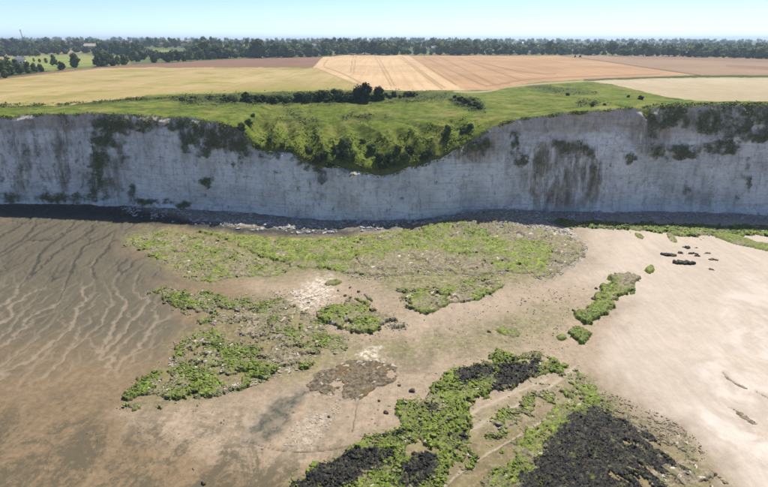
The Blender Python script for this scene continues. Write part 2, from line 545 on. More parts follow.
c = m.mix(m.math('MULTIPLY', m.attr("film"), m.step(m.math('ADD', m.noise(.22, 8, .76), m.math('MULTIPLY', m.noise(2.2, 5, .7), .35)), .5, .68)), c, algc)
c = m.mix(m.math('MULTIPLY', m.attr("chalk"), m.step(m.noise(1.1, 7, .75), .42, .6)), c, (.52, .455, .37))
c = m.mix(m.math('MULTIPLY', m.attr("pool"), m.lerp(m.step(m.noise(.5, 5), .35, .6), .45, 1.0)), c, m.mix(m.step(m.noise(1.2, 6, .7), .35, .6), (.045, .043, .028), (.12, .108, .068)))
c = m.mix(m.math('MULTIPLY', m.attr("gully"), m.lerp(m.step(m.noise(1.3, 6, .7), .35, .65), .45, 1.0)), c, (.36, .30, .225))
c = m.mix(m.attr("crack"), c, (.045, .04, .03))
c = m.mix(m.math('MULTIPLY', m.attr("weed"), .95), c, (.022, .024, .02))  # near-black weed tone, doubling as painted shade at the cliff foot
c = m.mul(c, .74, 1.26, m.noise(5.0, 7, .8))
wetn = m.math('MULTIPLY', m.attr("wet"), m.step(m.noise(.12, 6, .65, dist=.8), .42, .6))
c = m.mix(m.math('MULTIPLY', wetn, .25), c, (.40, .35, .30))
ro = m.lerp(wetn, .78, .5)
ro = m.lerp(m.attr("chd"), ro, .35)
ro = m.lerp(m.attr("pool"), ro, .35)
nb = m.bump(m.noise(.9, 5, .65), .35, .12)
nb = m.bump(streak, .12, .10, nb)
nb = m.bump(m.noise(2.2, 6, .75, m.rot(math.radians(62), (.35, 1.4, 1))), .3, .07, nb)
nb = m.bump(fine, .4, .04, nb)
MAT_SAND = m.done(c, ro, nb, m.lerp(wetn, .3, .7))

me = mesh_from("beach", np.stack([BX, BY, BZ], -1).reshape(-1, 3), grid_faces(*PX.shape)[:, ::-1])
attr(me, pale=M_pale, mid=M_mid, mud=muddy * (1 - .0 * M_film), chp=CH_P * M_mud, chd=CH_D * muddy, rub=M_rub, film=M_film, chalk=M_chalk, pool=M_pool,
     gully=gully, crack=crack, weed=M_weed_shade, wet=M_wet, wetl=M_wetl)  # the weed attribute also carries the painted cliff-foot shade
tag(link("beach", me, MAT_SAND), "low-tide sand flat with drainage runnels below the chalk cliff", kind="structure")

def beach_z(x, y):
    """height of the sand at world points"""
    px, py = project(np.asarray(x, float), np.asarray(y, float), 0.0)
    j = np.clip((px - gpx[0]) / STEP, 0, len(gpx) - 2)
    i = np.clip((py - gpy[0]) / STEP, 0, len(gpy) - 2)
    i0, j0 = i.astype(int), j.astype(int)
    a, b = i - i0, j - j0
    return (BZ[i0, j0] * (1 - a) + BZ[i0 + 1, j0] * a) * (1 - b) + (BZ[i0, j0 + 1] * (1 - a) + BZ[i0 + 1, j0 + 1] * a) * b
# a wide sand apron so the beach goes on outside the picture and under it
me = mesh_from("beach_floor", np.array([(-900, -300, -.9), (900, -300, -.9), (900, 190, -.9), (-900, 190, -.9)]), np.array([(0, 1, 2, 3)]))
attr(me, pale=np.zeros(4))
tag(link("beach_floor", me, MAT_SAND), "sand beyond the sides of the picture", kind="structure")

# ------------------------------------------------------------------ weed-covered rock reefs standing on the sand
m = Mat("algae_reef_rock")
n1, n2, n3 = m.noise(.35, 5, .6), m.noise(1.6, 5, .65), m.noise(5.0, 4, .6)
cell = m.attr("cell")
rock = m.mix(m.step(n2, .35, .65), (.115, .092, .056), (.29, .232, .155))
rock = m.mix(m.step(m.noise(.6, 5, .7), .45, .65), rock, (.15, .14, .06))
rock = m.mix(m.step(cell, .95, .97), rock, (.46, .42, .35))
g_lo = m.mix(m.attr("lush"), (.09, .115, .016), (.032, .05, .006))
g_hi = m.mix(m.attr("lush"), (.22, .27, .028), (.165, .235, .018))
grn = m.mix(m.step(n2, .3, .72), g_lo, g_hi)
grn = m.mul(grn, .6, 1.3, cell)
grn = m.mix(m.math('MULTIPLY', m.step(m.noise(.7, 7, .75), .48, .62), .75), grn, (.14, .128, .04))
grn = m.mix(m.math('MULTIPLY', m.step(m.noise(2.1, 6, .75), .58, .66), .7), grn, (.255, .225, .14))
grn = m.mix(m.step(n1, .5, .72), grn, m.mix(m.attr("lush"), (.19, .20, .045), (.10, .125, .018)))
cov = m.math('ADD', m.attr("green"), m.math('ADD', m.math('MULTIPLY', m.math('SUBTRACT', n2, .5), 1.3), m.math('MULTIPLY', m.math('SUBTRACT', m.attr("cell2"), .5), .7)))
c = m.mix(m.step(cov, .38, .62), rock, grn)
drk = m.mix(m.step(n3, .35, .65), (.006, .006, .006), (.026, .025, .022))
drk = m.mix(m.step(m.noise(1.9, 7, .78), .52, .6), drk, (.085, .07, .042))
drk = m.mix(m.step(m.noise(.8, 7, .76), .57, .64), drk, (.10, .115, .022))
dk = m.math('ADD', m.attr("dark"), m.math('ADD', m.math('MULTIPLY', m.math('SUBTRACT', n2, .5), 2.0), m.math('MULTIPLY', m.math('SUBTRACT', n1, .5), 1.4)))
dmask = m.math('MAXIMUM', m.step(dk, .42, .62), m.math('MULTIPLY', m.step(m.attr("cell2"), .17, .12), m.attr("wrack")))
c = m.mix(dmask, c, drk)
c = m.mul(c, .8, 1.2, n3)
nb = m.bump(n3, .6, .06)
nb = m.bump(m.noise(14, 3), .4, .03, nb)
MAT_REEF = m.done(c, m.lerp(dmask, .75, .65), nb, m.lerp(dmask, .25, .15))

def ico(sub=1):
    import bmesh
    bm = bmesh.new()
    bmesh.ops.create_icosphere(bm, subdivisions=sub, radius=1.0)
    v = np.array([w.co[:] for w in bm.verts])
    f = np.array([[w.index for w in q.verts] for q in bm.faces])
    bm.free()
    return v, f
ICO1, ICO2, ICO3 = ico(1), ico(2), ico(3)

def reef(poly, label, cat="rock reef", mat=None, h=.45, clump=.22, cs=1.6, green=.7, lush=.6, dark=(), bare=(), edge=.5, step=.7, warp=1.2, name="rock_reef", group=None, seed=0, holes=.5, wrack=.5, stripe=0.0, clumps=0, csize=(.14, .8), halo=.3):
    poly = np.asarray(poly, float)
    pad = 14 if clumps else 4
    x0, x1, y0, y1 = poly[:, 0].min() - pad, poly[:, 0].max() + pad, poly[:, 1].min() - pad, poly[:, 1].max() + pad
    px, py = np.meshgrid(np.arange(x0, x1, step), np.arange(y0, y1, step))
    x, y = ground(px, py)
    W = wpoly(poly)
    wx = x + warp * fbm(x * .33, y * .33, 4, 200 + seed)
    wy = y + warp * 1.3 * fbm(x * .33 + 40, y * .33, 4, 205 + seed)
    d = sdf(W, wx, wy, 6.0)
    d = d + .22 * fbm(x * 1.4, y * 1.4, 3, 210 + seed)
    body = sstep(-.1, edge, d)
    ra, rb = (x * .8 + y * .6) * .8, (-x * .6 + y * .8) * 1.15
    f1, cid = worley(ra * cs + .45 * fbm(x, y, 3, 3), rb * cs + .45 * fbm(x + 9, y, 3, 3), 220 + seed)
    dome = sstep(.78, .38, f1) * (.15 + 1.2 * cid)
    f2, cid2 = worley(ra * cs * 2.3, rb * cs * 2.3, 223 + seed)
    dome2 = sstep(.8, .35, f2) * (.2 + 1.0 * cid2)
    patch = fbm(x * .22, y * .22, 4, 230 + seed)
    gm = np.clip(green + .75 * patch, 0, 1)
    for P, s in bare:
        gm = gm * (1 - sstep(-2.5, 2.5, sdf(chaikin(P, 2), px + 5 * fbm(px * .08, py * .1, 3, 7), py + 3 * fbm(px * .08 + 9, py * .1, 3, 8), 6)) * s)
    dm = np.zeros(px.shape)
    for P in dark:
        dm = np.maximum(dm, sstep(-7, 7, sdf(chaikin(P, 2), px + 12 * fbm(px * .07, py * .1, 5, 17), py + 8 * fbm(px * .07 + 9, py * .1, 5, 18), 7)))
    if stripe:
        al, ac = px * .82 + py * .57, -px * .57 + py * .82
        sn = fbm(al * .018, ac * .12, 5, 270 + seed, .6)
        dm = dm * (1 - stripe * sstep(.02, .28, sn + .012 * (px - 640)) * sstep(560, 640, px + 10 * sn))
        gm = gm * (1 - .7 * stripe * sstep(610, 650, px))
    gully = fbm(x * .5, y * .5, 4, 240 + seed)
    z0 = beach_z(x, y)
    z = z0 - .16 + body * (h * (.75 + .35 * patch) + .16 + .25 * h * gully + (clump * dome + clump * .6 * dome2) * (.35 + .65 * np.maximum(gm, .75 * dm)))
    # low places inside the reef fill with sand
    hn = fbm(x * .2 + 50, y * .2, 6, 250 + seed, .62)
    low = sstep(.42 - .45 * holes, .62 - .45 * holes, hn + .25 - .45 * np.clip(gm + dm, 0, 1))
    z = z - low * (h + .3 + clump * .6)
    V = np.stack([x, y, z], -1).reshape(-1, 3)
    F = grid_faces(*px.shape)[:, ::-1]
    keep = (d.ravel()[F].max(1) > -.12) & ((z - z0).ravel()[F].max(1) > -.1)
    lu = np.clip(lush + .45 * fbm(x * .12, y * .12, 3, 260 + seed), 0, 1)
    me = sub_mesh(name, V, F, keep, {"green": gm, "dark": dm, "lush": lu, "cell": cid, "cell2": cid2, "wrack": np.full(px.shape, wrack)})
    o = link(name, me, mat or MAT_REEF)
    tag(o, label, cat, group)
    if clumps:
        g = np.random.default_rng(900 + seed)
        wt = np.where(d > .05, 1.0 * (z - z0 > -.02), halo * np.exp(np.minimum(d, 0) / .7) * (d > -2.6)) * (y * y) * (np.clip(gm - .2, 0, 1) ** 1.3 + .9 * dm + .14)
        wt = wt * (.15 + sstep(-.2, .3, fbm(x * .5, y * .5, 4, 280 + seed, .6)))
        ix = g.choice(wt.size, clumps, p=(wt / wt.sum()).ravel())
        v0, f0 = ICO1
        sz = csize[0] * (csize[1] / csize[0]) ** g.random(clumps) ** 1.5
        sz = np.where(d.ravel()[ix] < .05, sz * .6, sz)
        dk = dm.ravel()[ix] > g.uniform(.3, .8, clumps)
        sz = np.where(dk, sz * .8, sz)
        ang = g.normal(-.65, .5, clumps)
        S = np.stack([sz * g.uniform(.8, 1.5, clumps), sz * g.uniform(.5, .9, clumps), sz * g.uniform(.08, .25, clumps)], 1) / 2
        vv = v0[None] * (1 + .28 * g.normal(size=(clumps, len(v0), 1)).clip(-1.6, 1.6)) * S[:, None, :]
        ca, sa = np.cos(ang)[:, None], np.sin(ang)[:, None]
        vx, vy = vv[..., 0] * ca - vv[..., 1] * sa, vv[..., 0] * sa + vv[..., 1] * ca
        C = np.stack([x.ravel()[ix] + g.normal(0, .1, clumps), y.ravel()[ix] + g.normal(0, .1, clumps), np.maximum(z, z0).ravel()[ix] + S[:, 2] * .1], 1)
        VV = np.stack([vx + C[:, :1], vy + C[:, 1:2], vv[..., 2] + C[:, 2:]], -1).reshape(-1, 3)
        FF = (f0[None] + (np.arange(clumps) * len(v0))[:, None, None]).reshape(-1, 3)
        me = mesh_from("weed_clumps", VV, FF, True)
        rep = lambda a: np.repeat(a, len(v0))
        cg = np.where(g.random(clumps) < np.clip(gm.ravel()[ix] * 1.15, .12, .88), 1.1, -.4)
        attr(me, green=rep(cg), dark=rep(np.where(dk, 1.6, -1.2)), lush=rep(np.clip(lu.ravel()[ix] + g.normal(0, .3, clumps), 0, 1)), cell=rep(g.uniform(.1, 1.0, clumps)), cell2=rep(g.random(clumps)), wrack=rep(np.zeros(clumps)))
        k = link("weed_clumps", me, MAT_REEF, o)
        k["kind"] = "stuff"
    return o

R_UP = [(190, 230), (260, 238), (330, 240), (380, 235), (440, 229), (500, 229), (555, 233), (580, 240), (586, 252), (574, 262), (556, 272), (540, 279), (520, 273), (500, 272), (470, 277), (430, 268), (400, 277), (375, 277), (345, 273), (322, 269), (293, 266), (261, 257), (245, 249), (228, 240), (212, 236)]
reef(R_UP, "long green algae-covered rock platform at the foot of the chalk cliff", h=.42, clump=.10, cs=1.2, green=.7, lush=.12, edge=.18, step=.8, seed=1, holes=.25, clumps=4800, csize=(.16, .6),
     bare=[([(345, 262), (380, 258), (400, 250), (470, 256), (500, 268), (470, 280), (400, 280), (350, 276)], .75), ([(440, 226), (520, 228), (590, 240), (590, 262), (540, 284), (548, 262), (560, 246), (500, 238)], .7)])
reef([(120, 246), (135, 250), (151, 257), (170, 263), (178, 274), (186, 279), (212, 283), (235, 276), (265, 277), (292, 273), (290, 268), (258, 260), (242, 252), (225, 243), (208, 238), (180, 232), (150, 232), (130, 238)],
     "low tan and green rock slab left of the diagonal ledge", h=.22, clump=.12, cs=1.1, green=.45, lush=.25, edge=.35, seed=2, clumps=900, csize=(.3, .8))
R_LEFT = [(151, 288), (157, 296), (163, 302), (179, 308), (193, 319), (212, 324), (207, 335), (190, 341), (176, 344), (174, 354), (176, 363), (165, 371), (138, 380), (121, 399), (127, 409), (140, 410), (176, 402), (212, 395), (232, 392), (257, 382), (276, 374), (298, 366), (318, 361), (320, 350), (300, 338), (290, 322), (270, 310), (248, 303), (226, 297), (193, 291)]
reef(R_LEFT, "large dark green weedy reef reaching left onto the brown sand", h=.36, clump=.16, cs=1.7, green=.6, lush=.75, edge=.25, step=.7, seed=3, wrack=.9, holes=.6, warp=1.8, clumps=5600,
     bare=[([(216, 312), (250, 304), (270, 322), (286, 340), (318, 352), (318, 364), (276, 372), (262, 346), (230, 344), (214, 330)], .8), ([(180, 350), (200, 345), (225, 352), (215, 365), (185, 368)], .55)])
reef([(222, 299), (250, 296), (290, 296), (312, 312), (326, 326), (345, 336), (352, 348), (330, 358), (312, 346), (294, 326), (272, 312), (250, 305)], "sparse stony green patch between the left reef and the islet", h=.10, clump=.10, cs=1.6, green=.35, lush=.4, edge=.6, warp=2.4, seed=21, clumps=1100, holes=.75)
reef([(315, 312), (316, 318), (323, 323), (331, 325.5), (350, 332.5), (365.5, 333), (381, 331), (389, 328.5), (407, 325.5), (400, 321.5), (384, 315), (373, 306), (362, 299), (354, 299), (347, 303.5), (331, 307.5)],
     "rounded green rock islet with dark undercut rim in the middle of the sand", h=.7, clump=.12, cs=1.5, green=.6, lush=.3, edge=.18, warp=.7, step=.6, seed=4, clumps=700, bare=[([(378, 312), (410, 322), (408, 330), (385, 332), (380, 322)], .8)])
reef([(391, 294), (402, 288), (424, 290), (450, 284), (475, 280), (499, 276), (506, 286), (486, 296), (467, 303), (446, 305), (427, 315), (414, 311), (408, 306), (397, 300)],
     "olive brown rock shelf right of the green islet", h=.5, clump=.12, cs=1.3, green=.45, lush=.3, edge=.2, warp=.9, seed=5, clumps=700)
reef([(323.5, 285), (328, 280.5), (336, 280), (343.5, 281.5), (340, 284.5), (332, 286), (326, 287)], "small dark green rock hump above the green islet", h=.4, clump=.12, green=.85, lush=.9, edge=.35, warp=.3, step=.5, seed=6, holes=-1)
reef([(362, 294), (366, 294), (373, 299), (374, 302), (369, 301)], "short dark rock ledge on the islet's upper right corner", h=.42, clump=.1, green=.4, lush=.8, edge=.3, warp=.2, step=.5, seed=7, holes=-1)
reef([(494, 330), (502, 327), (509, 330), (519, 330), (522, 335), (512, 338), (500, 335)], "scattered low green stones on pale sand above the long reef", h=.25, clump=.15, cs=2.4, green=.6, lush=.5, edge=.5, warp=.8, step=.5, seed=8)
R_LOW = [(240, 545), (264, 500), (286, 484), (316, 467), (336, 462), (353, 447), (359, 437), (389, 434), (403, 427), (393, 414), (394, 404), (429, 394), (433, 384), (449, 369), (469, 364), (489, 355), (504, 349), (513, 353), (530, 352), (548, 356), (568, 364), (569, 370), (550, 374), (528, 382), (505, 391), (482, 401), (468, 412), (478, 428), (464, 454), (446, 474), (436, 500), (424, 545)]
reef(R_LOW, "long bright green weedy reef with black weed patches in the foreground", h=.22, clump=.27, cs=1.75, green=.78, lush=.6, edge=.7, step=.75, seed=9, wrack=1.0, clumps=7000,
     dark=[[(455, 372), (485, 362), (497, 372), (480, 384), (462, 386)], [(500, 362), (540, 360), (548, 368), (530, 378), (505, 388), (487, 392), (492, 378)], [(300, 476), (350, 452), (385, 446), (392, 462), (370, 476), (340, 495), (300, 510), (270, 520)],
           [(402, 456), (425, 450), (438, 462), (434, 482), (415, 498), (398, 480)], [(455, 432), (468, 430), (466, 444), (456, 442)], [(385, 432), (405, 434), (400, 441), (386, 440)], [(420, 404), (438, 404), (436, 412), (424, 412)]])
reef([(562, 374), (574, 371), (568, 387), (548, 404), (528, 418), (500, 436), (480, 452), (462, 470), (452, 466), (470, 444), (495, 420), (525, 398), (545, 384)], "narrow patchy green rock strip between two sandy gullies", h=.12, clump=.14, cs=1.8, green=.4, lush=.4, edge=.6, warp=2.4, seed=10, clumps=1300, holes=.7)
R_DARK = [(574, 376), (586, 377), (598, 392), (610, 404), (640, 417), (680, 438), (702, 456), (717, 470), (727, 490), (745, 545), (452, 545), (474, 505), (486, 477), (506, 454), (520, 436), (542, 421), (556, 406), (566, 390)]
reef(R_DARK, "black seaweed-covered reef with green left rim in the bottom right foreground", h=.2, clump=.2, cs=2.3, green=.62, lush=.45, edge=.6, step=.75, seed=11, warp=2.2, stripe=1.0, clumps=5600, csize=(.12, .5),
     dark=[[(570, 418), (592, 406), (612, 414), (642, 428), (672, 450), (698, 472), (712, 490), (726, 545), (500, 545), (518, 486), (538, 456), (554, 432)]],
     bare=[([(612, 400), (645, 416), (690, 440), (722, 470), (735, 500), (705, 480), (668, 445), (630, 424)], .7)])
reef([(575, 315.5), (578.5, 321), (588, 325), (595, 324), (602.5, 316), (613, 312), (613, 304), (616, 298), (632, 293), (634, 289), (641, 281), (634, 273), (621, 272), (611, 277.6), (604, 286), (597, 294), (593, 302.5), (580, 310)],
     "bright green rock ridge with brown top running up the pale sand", h=.75, clump=.14, cs=1.4, green=.9, lush=.5, edge=.55, warp=1.3, step=.5, seed=12, holes=-1, clumps=450, csize=(.2, .6), bare=[([(615, 270), (645, 276), (640, 290), (622, 288), (612, 278)], .95)])
reef([(565.5, 331), (571, 325.7), (580, 325.7), (588, 333), (590.5, 338.6), (582, 345.5), (576, 343), (574, 337)], "small bright green rock mound below the green ridge", h=.6, clump=.15, green=.9, lush=.65, edge=.45, warp=.8, step=.5, seed=13, holes=-1, clumps=160, csize=(.2, .5))
reef([(555, 335), (562, 334), (568, 337), (566, 341), (558, 340)], "tiny green rock left of the bright green mound", h=.4, clump=.1, green=.9, lush=.6, edge=.4, warp=.3, step=.5, seed=14, holes=-1)
reef([(642, 269.5), (648, 266), (654, 266), (656, 269), (652, 274), (647, 273)], "small yellow-green rock at the upper tip of the green ridge", h=.5, clump=.12, green=.75, lush=.3, edge=.5, warp=.3, step=.5, seed=15, holes=-1)
reef([(710, 235), (724, 233), (745, 238), (768, 246), (850, 258), (850, 264), (768, 251.5), (742, 246), (724, 241)], "long green-topped ledge at the right edge under the cliff", h=.6, clump=.12, green=.8, lush=.3, edge=.35, warp=.7, seed=16, holes=-1)
reef([(664, 233), (672, 232), (679, 241), (676, 244), (668, 239)], "slanting olive rock finger on the upper pale sand", h=.35, clump=.1, green=.6, lush=.3, edge=.4, warp=.4, step=.5, seed=17, holes=-1)
reef([(632, 233), (640, 233), (645, 238), (640, 240)], "stubby tan and olive rock near the top of the pale sand", h=.3, clump=.1, green=.4, lush=.2, edge=.4, warp=.4, step=.5, seed=18, holes=-1)
reef([(540, 224), (600, 223), (680, 225), (768, 227), (900, 231), (900, 243), (768, 236), (715, 235), (690, 238), (650, 231), (600, 229), (560, 229)], "belt of dark green weedy rocks along the cliff foot on the right", h=.35, clump=.26, cs=1.1, green=.8, lush=.7, edge=.5, seed=19, clumps=1500, csize=(.4, 1.1))
FLAT = [(354, 357), (373, 362), (401, 363.5), (397, 378), (391, 387), (376, 393), (364, 402), (336, 399), (318, 393), (304, 386), (312, 372), (334, 367)]
m = Mat("grey_stony_shelf")
c = m.mix(m.step(m.noise(1.5, 7, .78), .38, .62), (.055, .043, .027), (.20, .162, .108))
c = m.mix(m.step(m.noise(.35, 5, .7), .5, .65), c, (.14, .095, .045))
c = m.mix(m.step(m.attr("cell"), .9, .94), c, (.34, .31, .25))
MAT_SHELF = m.done(m.mul(c, .75, 1.25, m.noise(6, 4)), .9, m.bump(m.noise(4, 5, .7), .7, .08), .1)
reef(FLAT, "flat grey brown stony patch left of the long green reef", h=.14, clump=.14, cs=1.9, green=-1.0, lush=.3, edge=.5, warp=1.0, seed=20, holes=-.3, mat=MAT_SHELF)

m = Mat("dark_weedy_stone")
MAT_DSTONE = m.done(m.mul(m.mix(m.step(m.noise(3, 4), .4, .65), (.035, .028, .022), (.09, .075, .06)), .7, 1.3, m.noise(9, 3)), .7, m.bump(m.noise(8, 4), .6, .05))
m = Mat("chalk_stone")
MAT_CHALKST = m.done(m.mul(m.mix(m.step(m.noise(1.2, 4), .4, .65), (.25, .215, .16), (.46, .42, .35)), .75, 1.2, m.noise(6, 3)), .9, m.bump(m.noise(7, 4), .6, .05))
MAT_TANSTONE = plain("tan_stone", (.21, .175, .12), .85, .6, 1.2)
MAT_PEBBLE = plain("brown_pebble", (.13, .105, .07), .85, .6, 1.5)
MAT_CHALKDARK = plain("shore_stone", (.36, .345, .32), .85, .6, .9)

def rock_mesh(seed, flat=.6, lump=.35, base=ICO3):
    g = np.random.default_rng(seed)
    v, f = base
    v = v.copy()
    n = fbm(v[:, 0] * 1.2 + seed, v[:, 1] * 1.2 + v[:, 2] * .9, 3, seed % 50)
    v = v * (1 + lump * n)[:, None]
    for _ in range(6):                          # planar breaks
        d = g.normal(size=3)
        d /= np.linalg.norm(d)
        k = g.uniform(.6, .9)
        p = v @ d
        v = v - np.outer(np.maximum(p - k, 0) * .85, d)
    v[:, 2] *= flat
    return mesh_from("rock", v, f, False)

def rock(px, py, w, d, h, label, mat, cat="rock", rz=0.0, name="beach_rock", seed=1, group=None):
    x, y = ground(px, py)
    me = rock_mesh(seed)
    o = link(name, me, mat)
    o.location = (x, y, float(beach_z(x, y)) + h * .12)
    o.scale = (w / 2, d / 2, h)
    o.rotation_euler = (0, 0, rz)
    return tag(o, label, cat, group)

rt0 = random.Random(21)
# dark flat slabs on the pale sand, upper right
for (a, b, w, d, h, rz, lab) in [
        (667, 255.2, 5.2, 1.9, .5, -.35, "long dark rock slab, leftmost of the cluster on pale sand"), (683, 263.4, 5.0, 2.6, .6, -.1, "largest dark rock slab, lowest of the cluster's big pieces"),
        (681, 253.8, 1.9, .9, .35, -.1, "small dark slab above the middle of the rock cluster"), (692, 254, 3.0, 1.1, .4, -.15, "dark slab in the upper right of the rock cluster"),
        (697, 256.8, 2.0, .9, .35, -.4, "small dark slab just below the cluster's upper right slab"), (705.5, 253.3, 2.0, 1.0, .4, .2, "separate dark rock right of the slab cluster"),
        (713, 260, 2.1, .7, .3, -.1, "thin dark rock far right of the slab cluster"), (710.5, 269.8, 1.4, .6, .3, -.1, "lone small dark rock below the slab cluster on pale sand"),
        (688, 247.2, 2.2, 1.4, .45, -.5, "grey rock just above the dark slab cluster"), (697, 248, .9, .9, .3, .4, "small grey stone above right of the slab cluster")]:
    k = 7.0 * 1.0
    pxm = FPX / (float(ground(a, b)[1]) * CP + H * SP)
    pym = pxm * math.sin(float(dep(b)))
    ring = []
    for q in range(9):
        an = q / 9 * 6.283
        u, v = math.cos(an) * w * .52 * rt0.uniform(.75, 1.15), math.sin(an) * d * .6 * rt0.uniform(.6, 1.15)
        ring.append((a + (u * math.cos(rz) - v * math.sin(rz)) * pxm, b - (u * math.sin(rz) + v * math.cos(rz)) * pym))
    reef(ring, lab, "rock", h=h, clump=.12, cs=2.2, green=-1.0, lush=.5, edge=.22, warp=.9, step=.3, name="rock_slab", seed=int(a) % 90, holes=-1, wrack=1.0, dark=[[(p[0] + (p[0] - a) * 3, p[1] + (p[1] - b) * 3) for p in ring]])
for (a, b, w, d, h, lab) in [
        (345, 296, .8, .7, .5, "small dark stone upper left of the green islet"), (350, 298, .8, .6, .45, "small dark stone touching the islet's top edge"),
        (358.5, 292, .8, .7, .45, "small dark stone between the green hump and the islet ledge"), (350, 287.8, .8, .5, .35, "small dark stone below the dark green hump"),
        (338, 291, .7, .5, .35, "small dark stone left of the islet's other stones"), (412, 391.5, 1.1, .9, .6, "dark boulder on bare sand beside the long green reef"),
        (399.5, 385.5, .6, .5, .35, "small dark stone right of the flat grey patch"), (379, 401, .6, .4, .3, "small dark stone below the flat grey patch"), (386, 413, 1.0, .6, .4, "dark stone near the reef's left corner"),
        (203.5, 483.5, .75, .55, .45, "lone black stone on brown sand at the bottom edge"), (329, 417, .5, .4, .3, "tiny dark stone on sand left of the crack"), (489, 331.5, .9, .7, .4, "dark stone left of the scattered green stones"),
        (596, 288.5, .8, .6, .45, "dark stone on the left flank of the green ridge, upper"), (593, 299, .9, .7, .5, "dark stone on the left flank of the green ridge, middle"), (574, 311, 1.2, .6, .4, "flat dark stone beside the ridge's lower left end")]:
    rock(a, b, w, d, h, lab, MAT_DSTONE, seed=int(a * 7), rz=a, cat="stone", name="dark_stone")

def scatter_rocks(name, label, mat, pts, sizes, seed, flat=.6, zoff=0.0, zfun=beach_z, kind="stuff"):
    g = np.random.default_rng(seed)
    v0, f0 = ICO1
    V, F = [], []
    for k, ((x, y), s) in enumerate(zip(pts, sizes)):
        v = v0 * (1 + .3 * g.normal(size=(len(v0), 1)).clip(-1.5, 1.5))
        a = g.uniform(0, 6.28)
        sx, sy, sz = s * g.uniform(.7, 1.5), s * g.uniform(.6, 1.0), s * flat * g.uniform(.6, 1.2)
        v = v * (sx / 2, sy / 2, sz / 2)
        v = np.stack([v[:, 0] * math.cos(a) - v[:, 1] * math.sin(a) + x, v[:, 0] * math.sin(a) + v[:, 1] * math.cos(a) + y, v[:, 2]], 1)
        V.append(v)
        F.append(f0 + k * len(v0))
    z = zfun(np.array([p[0] for p in pts]), np.array([p[1] for p in pts])) + zoff
    V = np.concatenate([v + (0, 0, zz) for v, zz in zip(V, z)])
    o = link(name, mesh_from(name, V, np.concatenate(F), False), mat)
    return tag(o, label, kind=kind)

def points_in(poly, n, seed, dens=None):
    g = np.random.default_rng(seed)
    poly = np.asarray(poly, float)
    W = wpoly(poly)
    out = []
    while len(out) < n:
        x = g.uniform(W[:, 0].min(), W[:, 0].max(), 4000)
        y = g.uniform(W[:, 1].min(), W[:, 1].max(), 4000)
        ok = sdf(W, x, y, .1) > 0
        ok &= fbm(x * .15, y * .15, 3, seed) > g.uniform(-.5, .4, 4000)
        out += list(zip(x[ok], y[ok]))
    return out[:n]

g = np.random.default_rng(77)
def sizes(n, lo, hi):
    return lo * (hi / lo) ** g.random(n) ** 2.2
P = points_in([(225, 297), (260, 292), (300, 288), (340, 300), (322, 318), (316, 345), (322, 362), (272, 380), (255, 372), (262, 346), (225, 330)], 900, 301)
P += points_in([(170, 340), (182, 345), (180, 366), (168, 372)], 60, 302) + points_in([(195, 392), (235, 385), (262, 372), (300, 362), (290, 372), (250, 388), (205, 400)], 200, 303)
scatter_rocks("chalk_rubble", "white chalk rubble strewn over the left weedy reef", MAT_CHALKST, P, sizes(len(P), .14, .55), 304, .5, .08)
P = points_in([(282, 440), (300, 415), (330, 402), (345, 398), (335, 420), (318, 448), (292, 455)], 240, 311) + points_in([(300, 388), (330, 368), (360, 366), (372, 380), (350, 396), (320, 400)], 300, 312)
scatter_rocks("chalk_fragments", "pale chalk fragments around the dark pool", MAT_CHALKST, P, sizes(len(P), .1, .42), 313, .45, .02)
P = points_in([(340, 268), (380, 262), (400, 268), (440, 262), (500, 262), (520, 275), (470, 278), (430, 274), (395, 280), (350, 280)], 700, 321) + points_in([(380, 318), (408, 322), (410, 330), (388, 332)], 90, 322) + points_in([(440, 224), (500, 222), (560, 228), (592, 246), (580, 264), (556, 278), (530, 280), (545, 262), (560, 246), (500, 236), (440, 232)], 1600, 323)
scatter_rocks("shingle", "grey tan shingle and cobbles below the middle of the cliff", MAT_CHALKST, P, sizes(len(P), .15, .7), 324, .55, .1)
P = points_in([(110, 208), (190, 213), (250, 217), (330, 223), (440, 223), (560, 217), (640, 214), (768, 218), (850, 222), (850, 227), (768, 223), (640, 221), (560, 224), (440, 227), (330, 236), (250, 232), (190, 225), (130, 218)], 1900, 331)
scatter_rocks("fallen_chalk", "fallen chalk rubble in the shade along the cliff foot", MAT_CHALKDARK, P, sizes(len(P), .2, 1.7), 332, .6, .1)
P = points_in([(590, 378), (620, 398), (660, 412), (700, 440), (730, 480), (715, 480), (680, 455), (640, 430), (600, 405)], 500, 341) + points_in([(510, 300), (560, 285), (580, 300), (560, 335), (520, 345), (490, 340)], 160, 342)
scatter_rocks("grey_stones", "small weathered stones scattered beside the black seaweed reef", MAT_TANSTONE, P, sizes(len(P), .12, .5), 343, .5, .06)
P = points_in([(300, 280), (400, 276), (520, 285), (590, 270), (600, 330), (560, 355), (480, 350), (400, 345), (340, 350), (300, 320)], 1300, 351) + points_in([(100, 405), (240, 400), (330, 400), (400, 380), (440, 360), (500, 350), (400, 420), (300, 470), (200, 487), (60, 470)], 350, 352)
scatter_rocks("beach_pebbles", "small brown pebbles strewn over the middle foreshore", MAT_PEBBLE, P, sizes(len(P), .08, .4), 353, .5, .0)
# thin rock ledges showing through the wet sand, right
reef([(724, 373), (731, 379), (744, 385), (742, 388), (730, 383)], "thin dark rock ledge in the wet sand near the right edge, upper", h=.10, clump=.05, green=-.5, lush=.5, edge=.25, warp=1.1, step=.4, seed=31, holes=-1)
reef([(732, 409), (740, 412), (757, 423), (752, 425), (740, 418)], "thin dark rock ledge in the wet sand near the right edge, lower", h=.10, clump=.05, green=.0, lush=.5, edge=.25, warp=1.1, step=.4, seed=32, holes=-1)

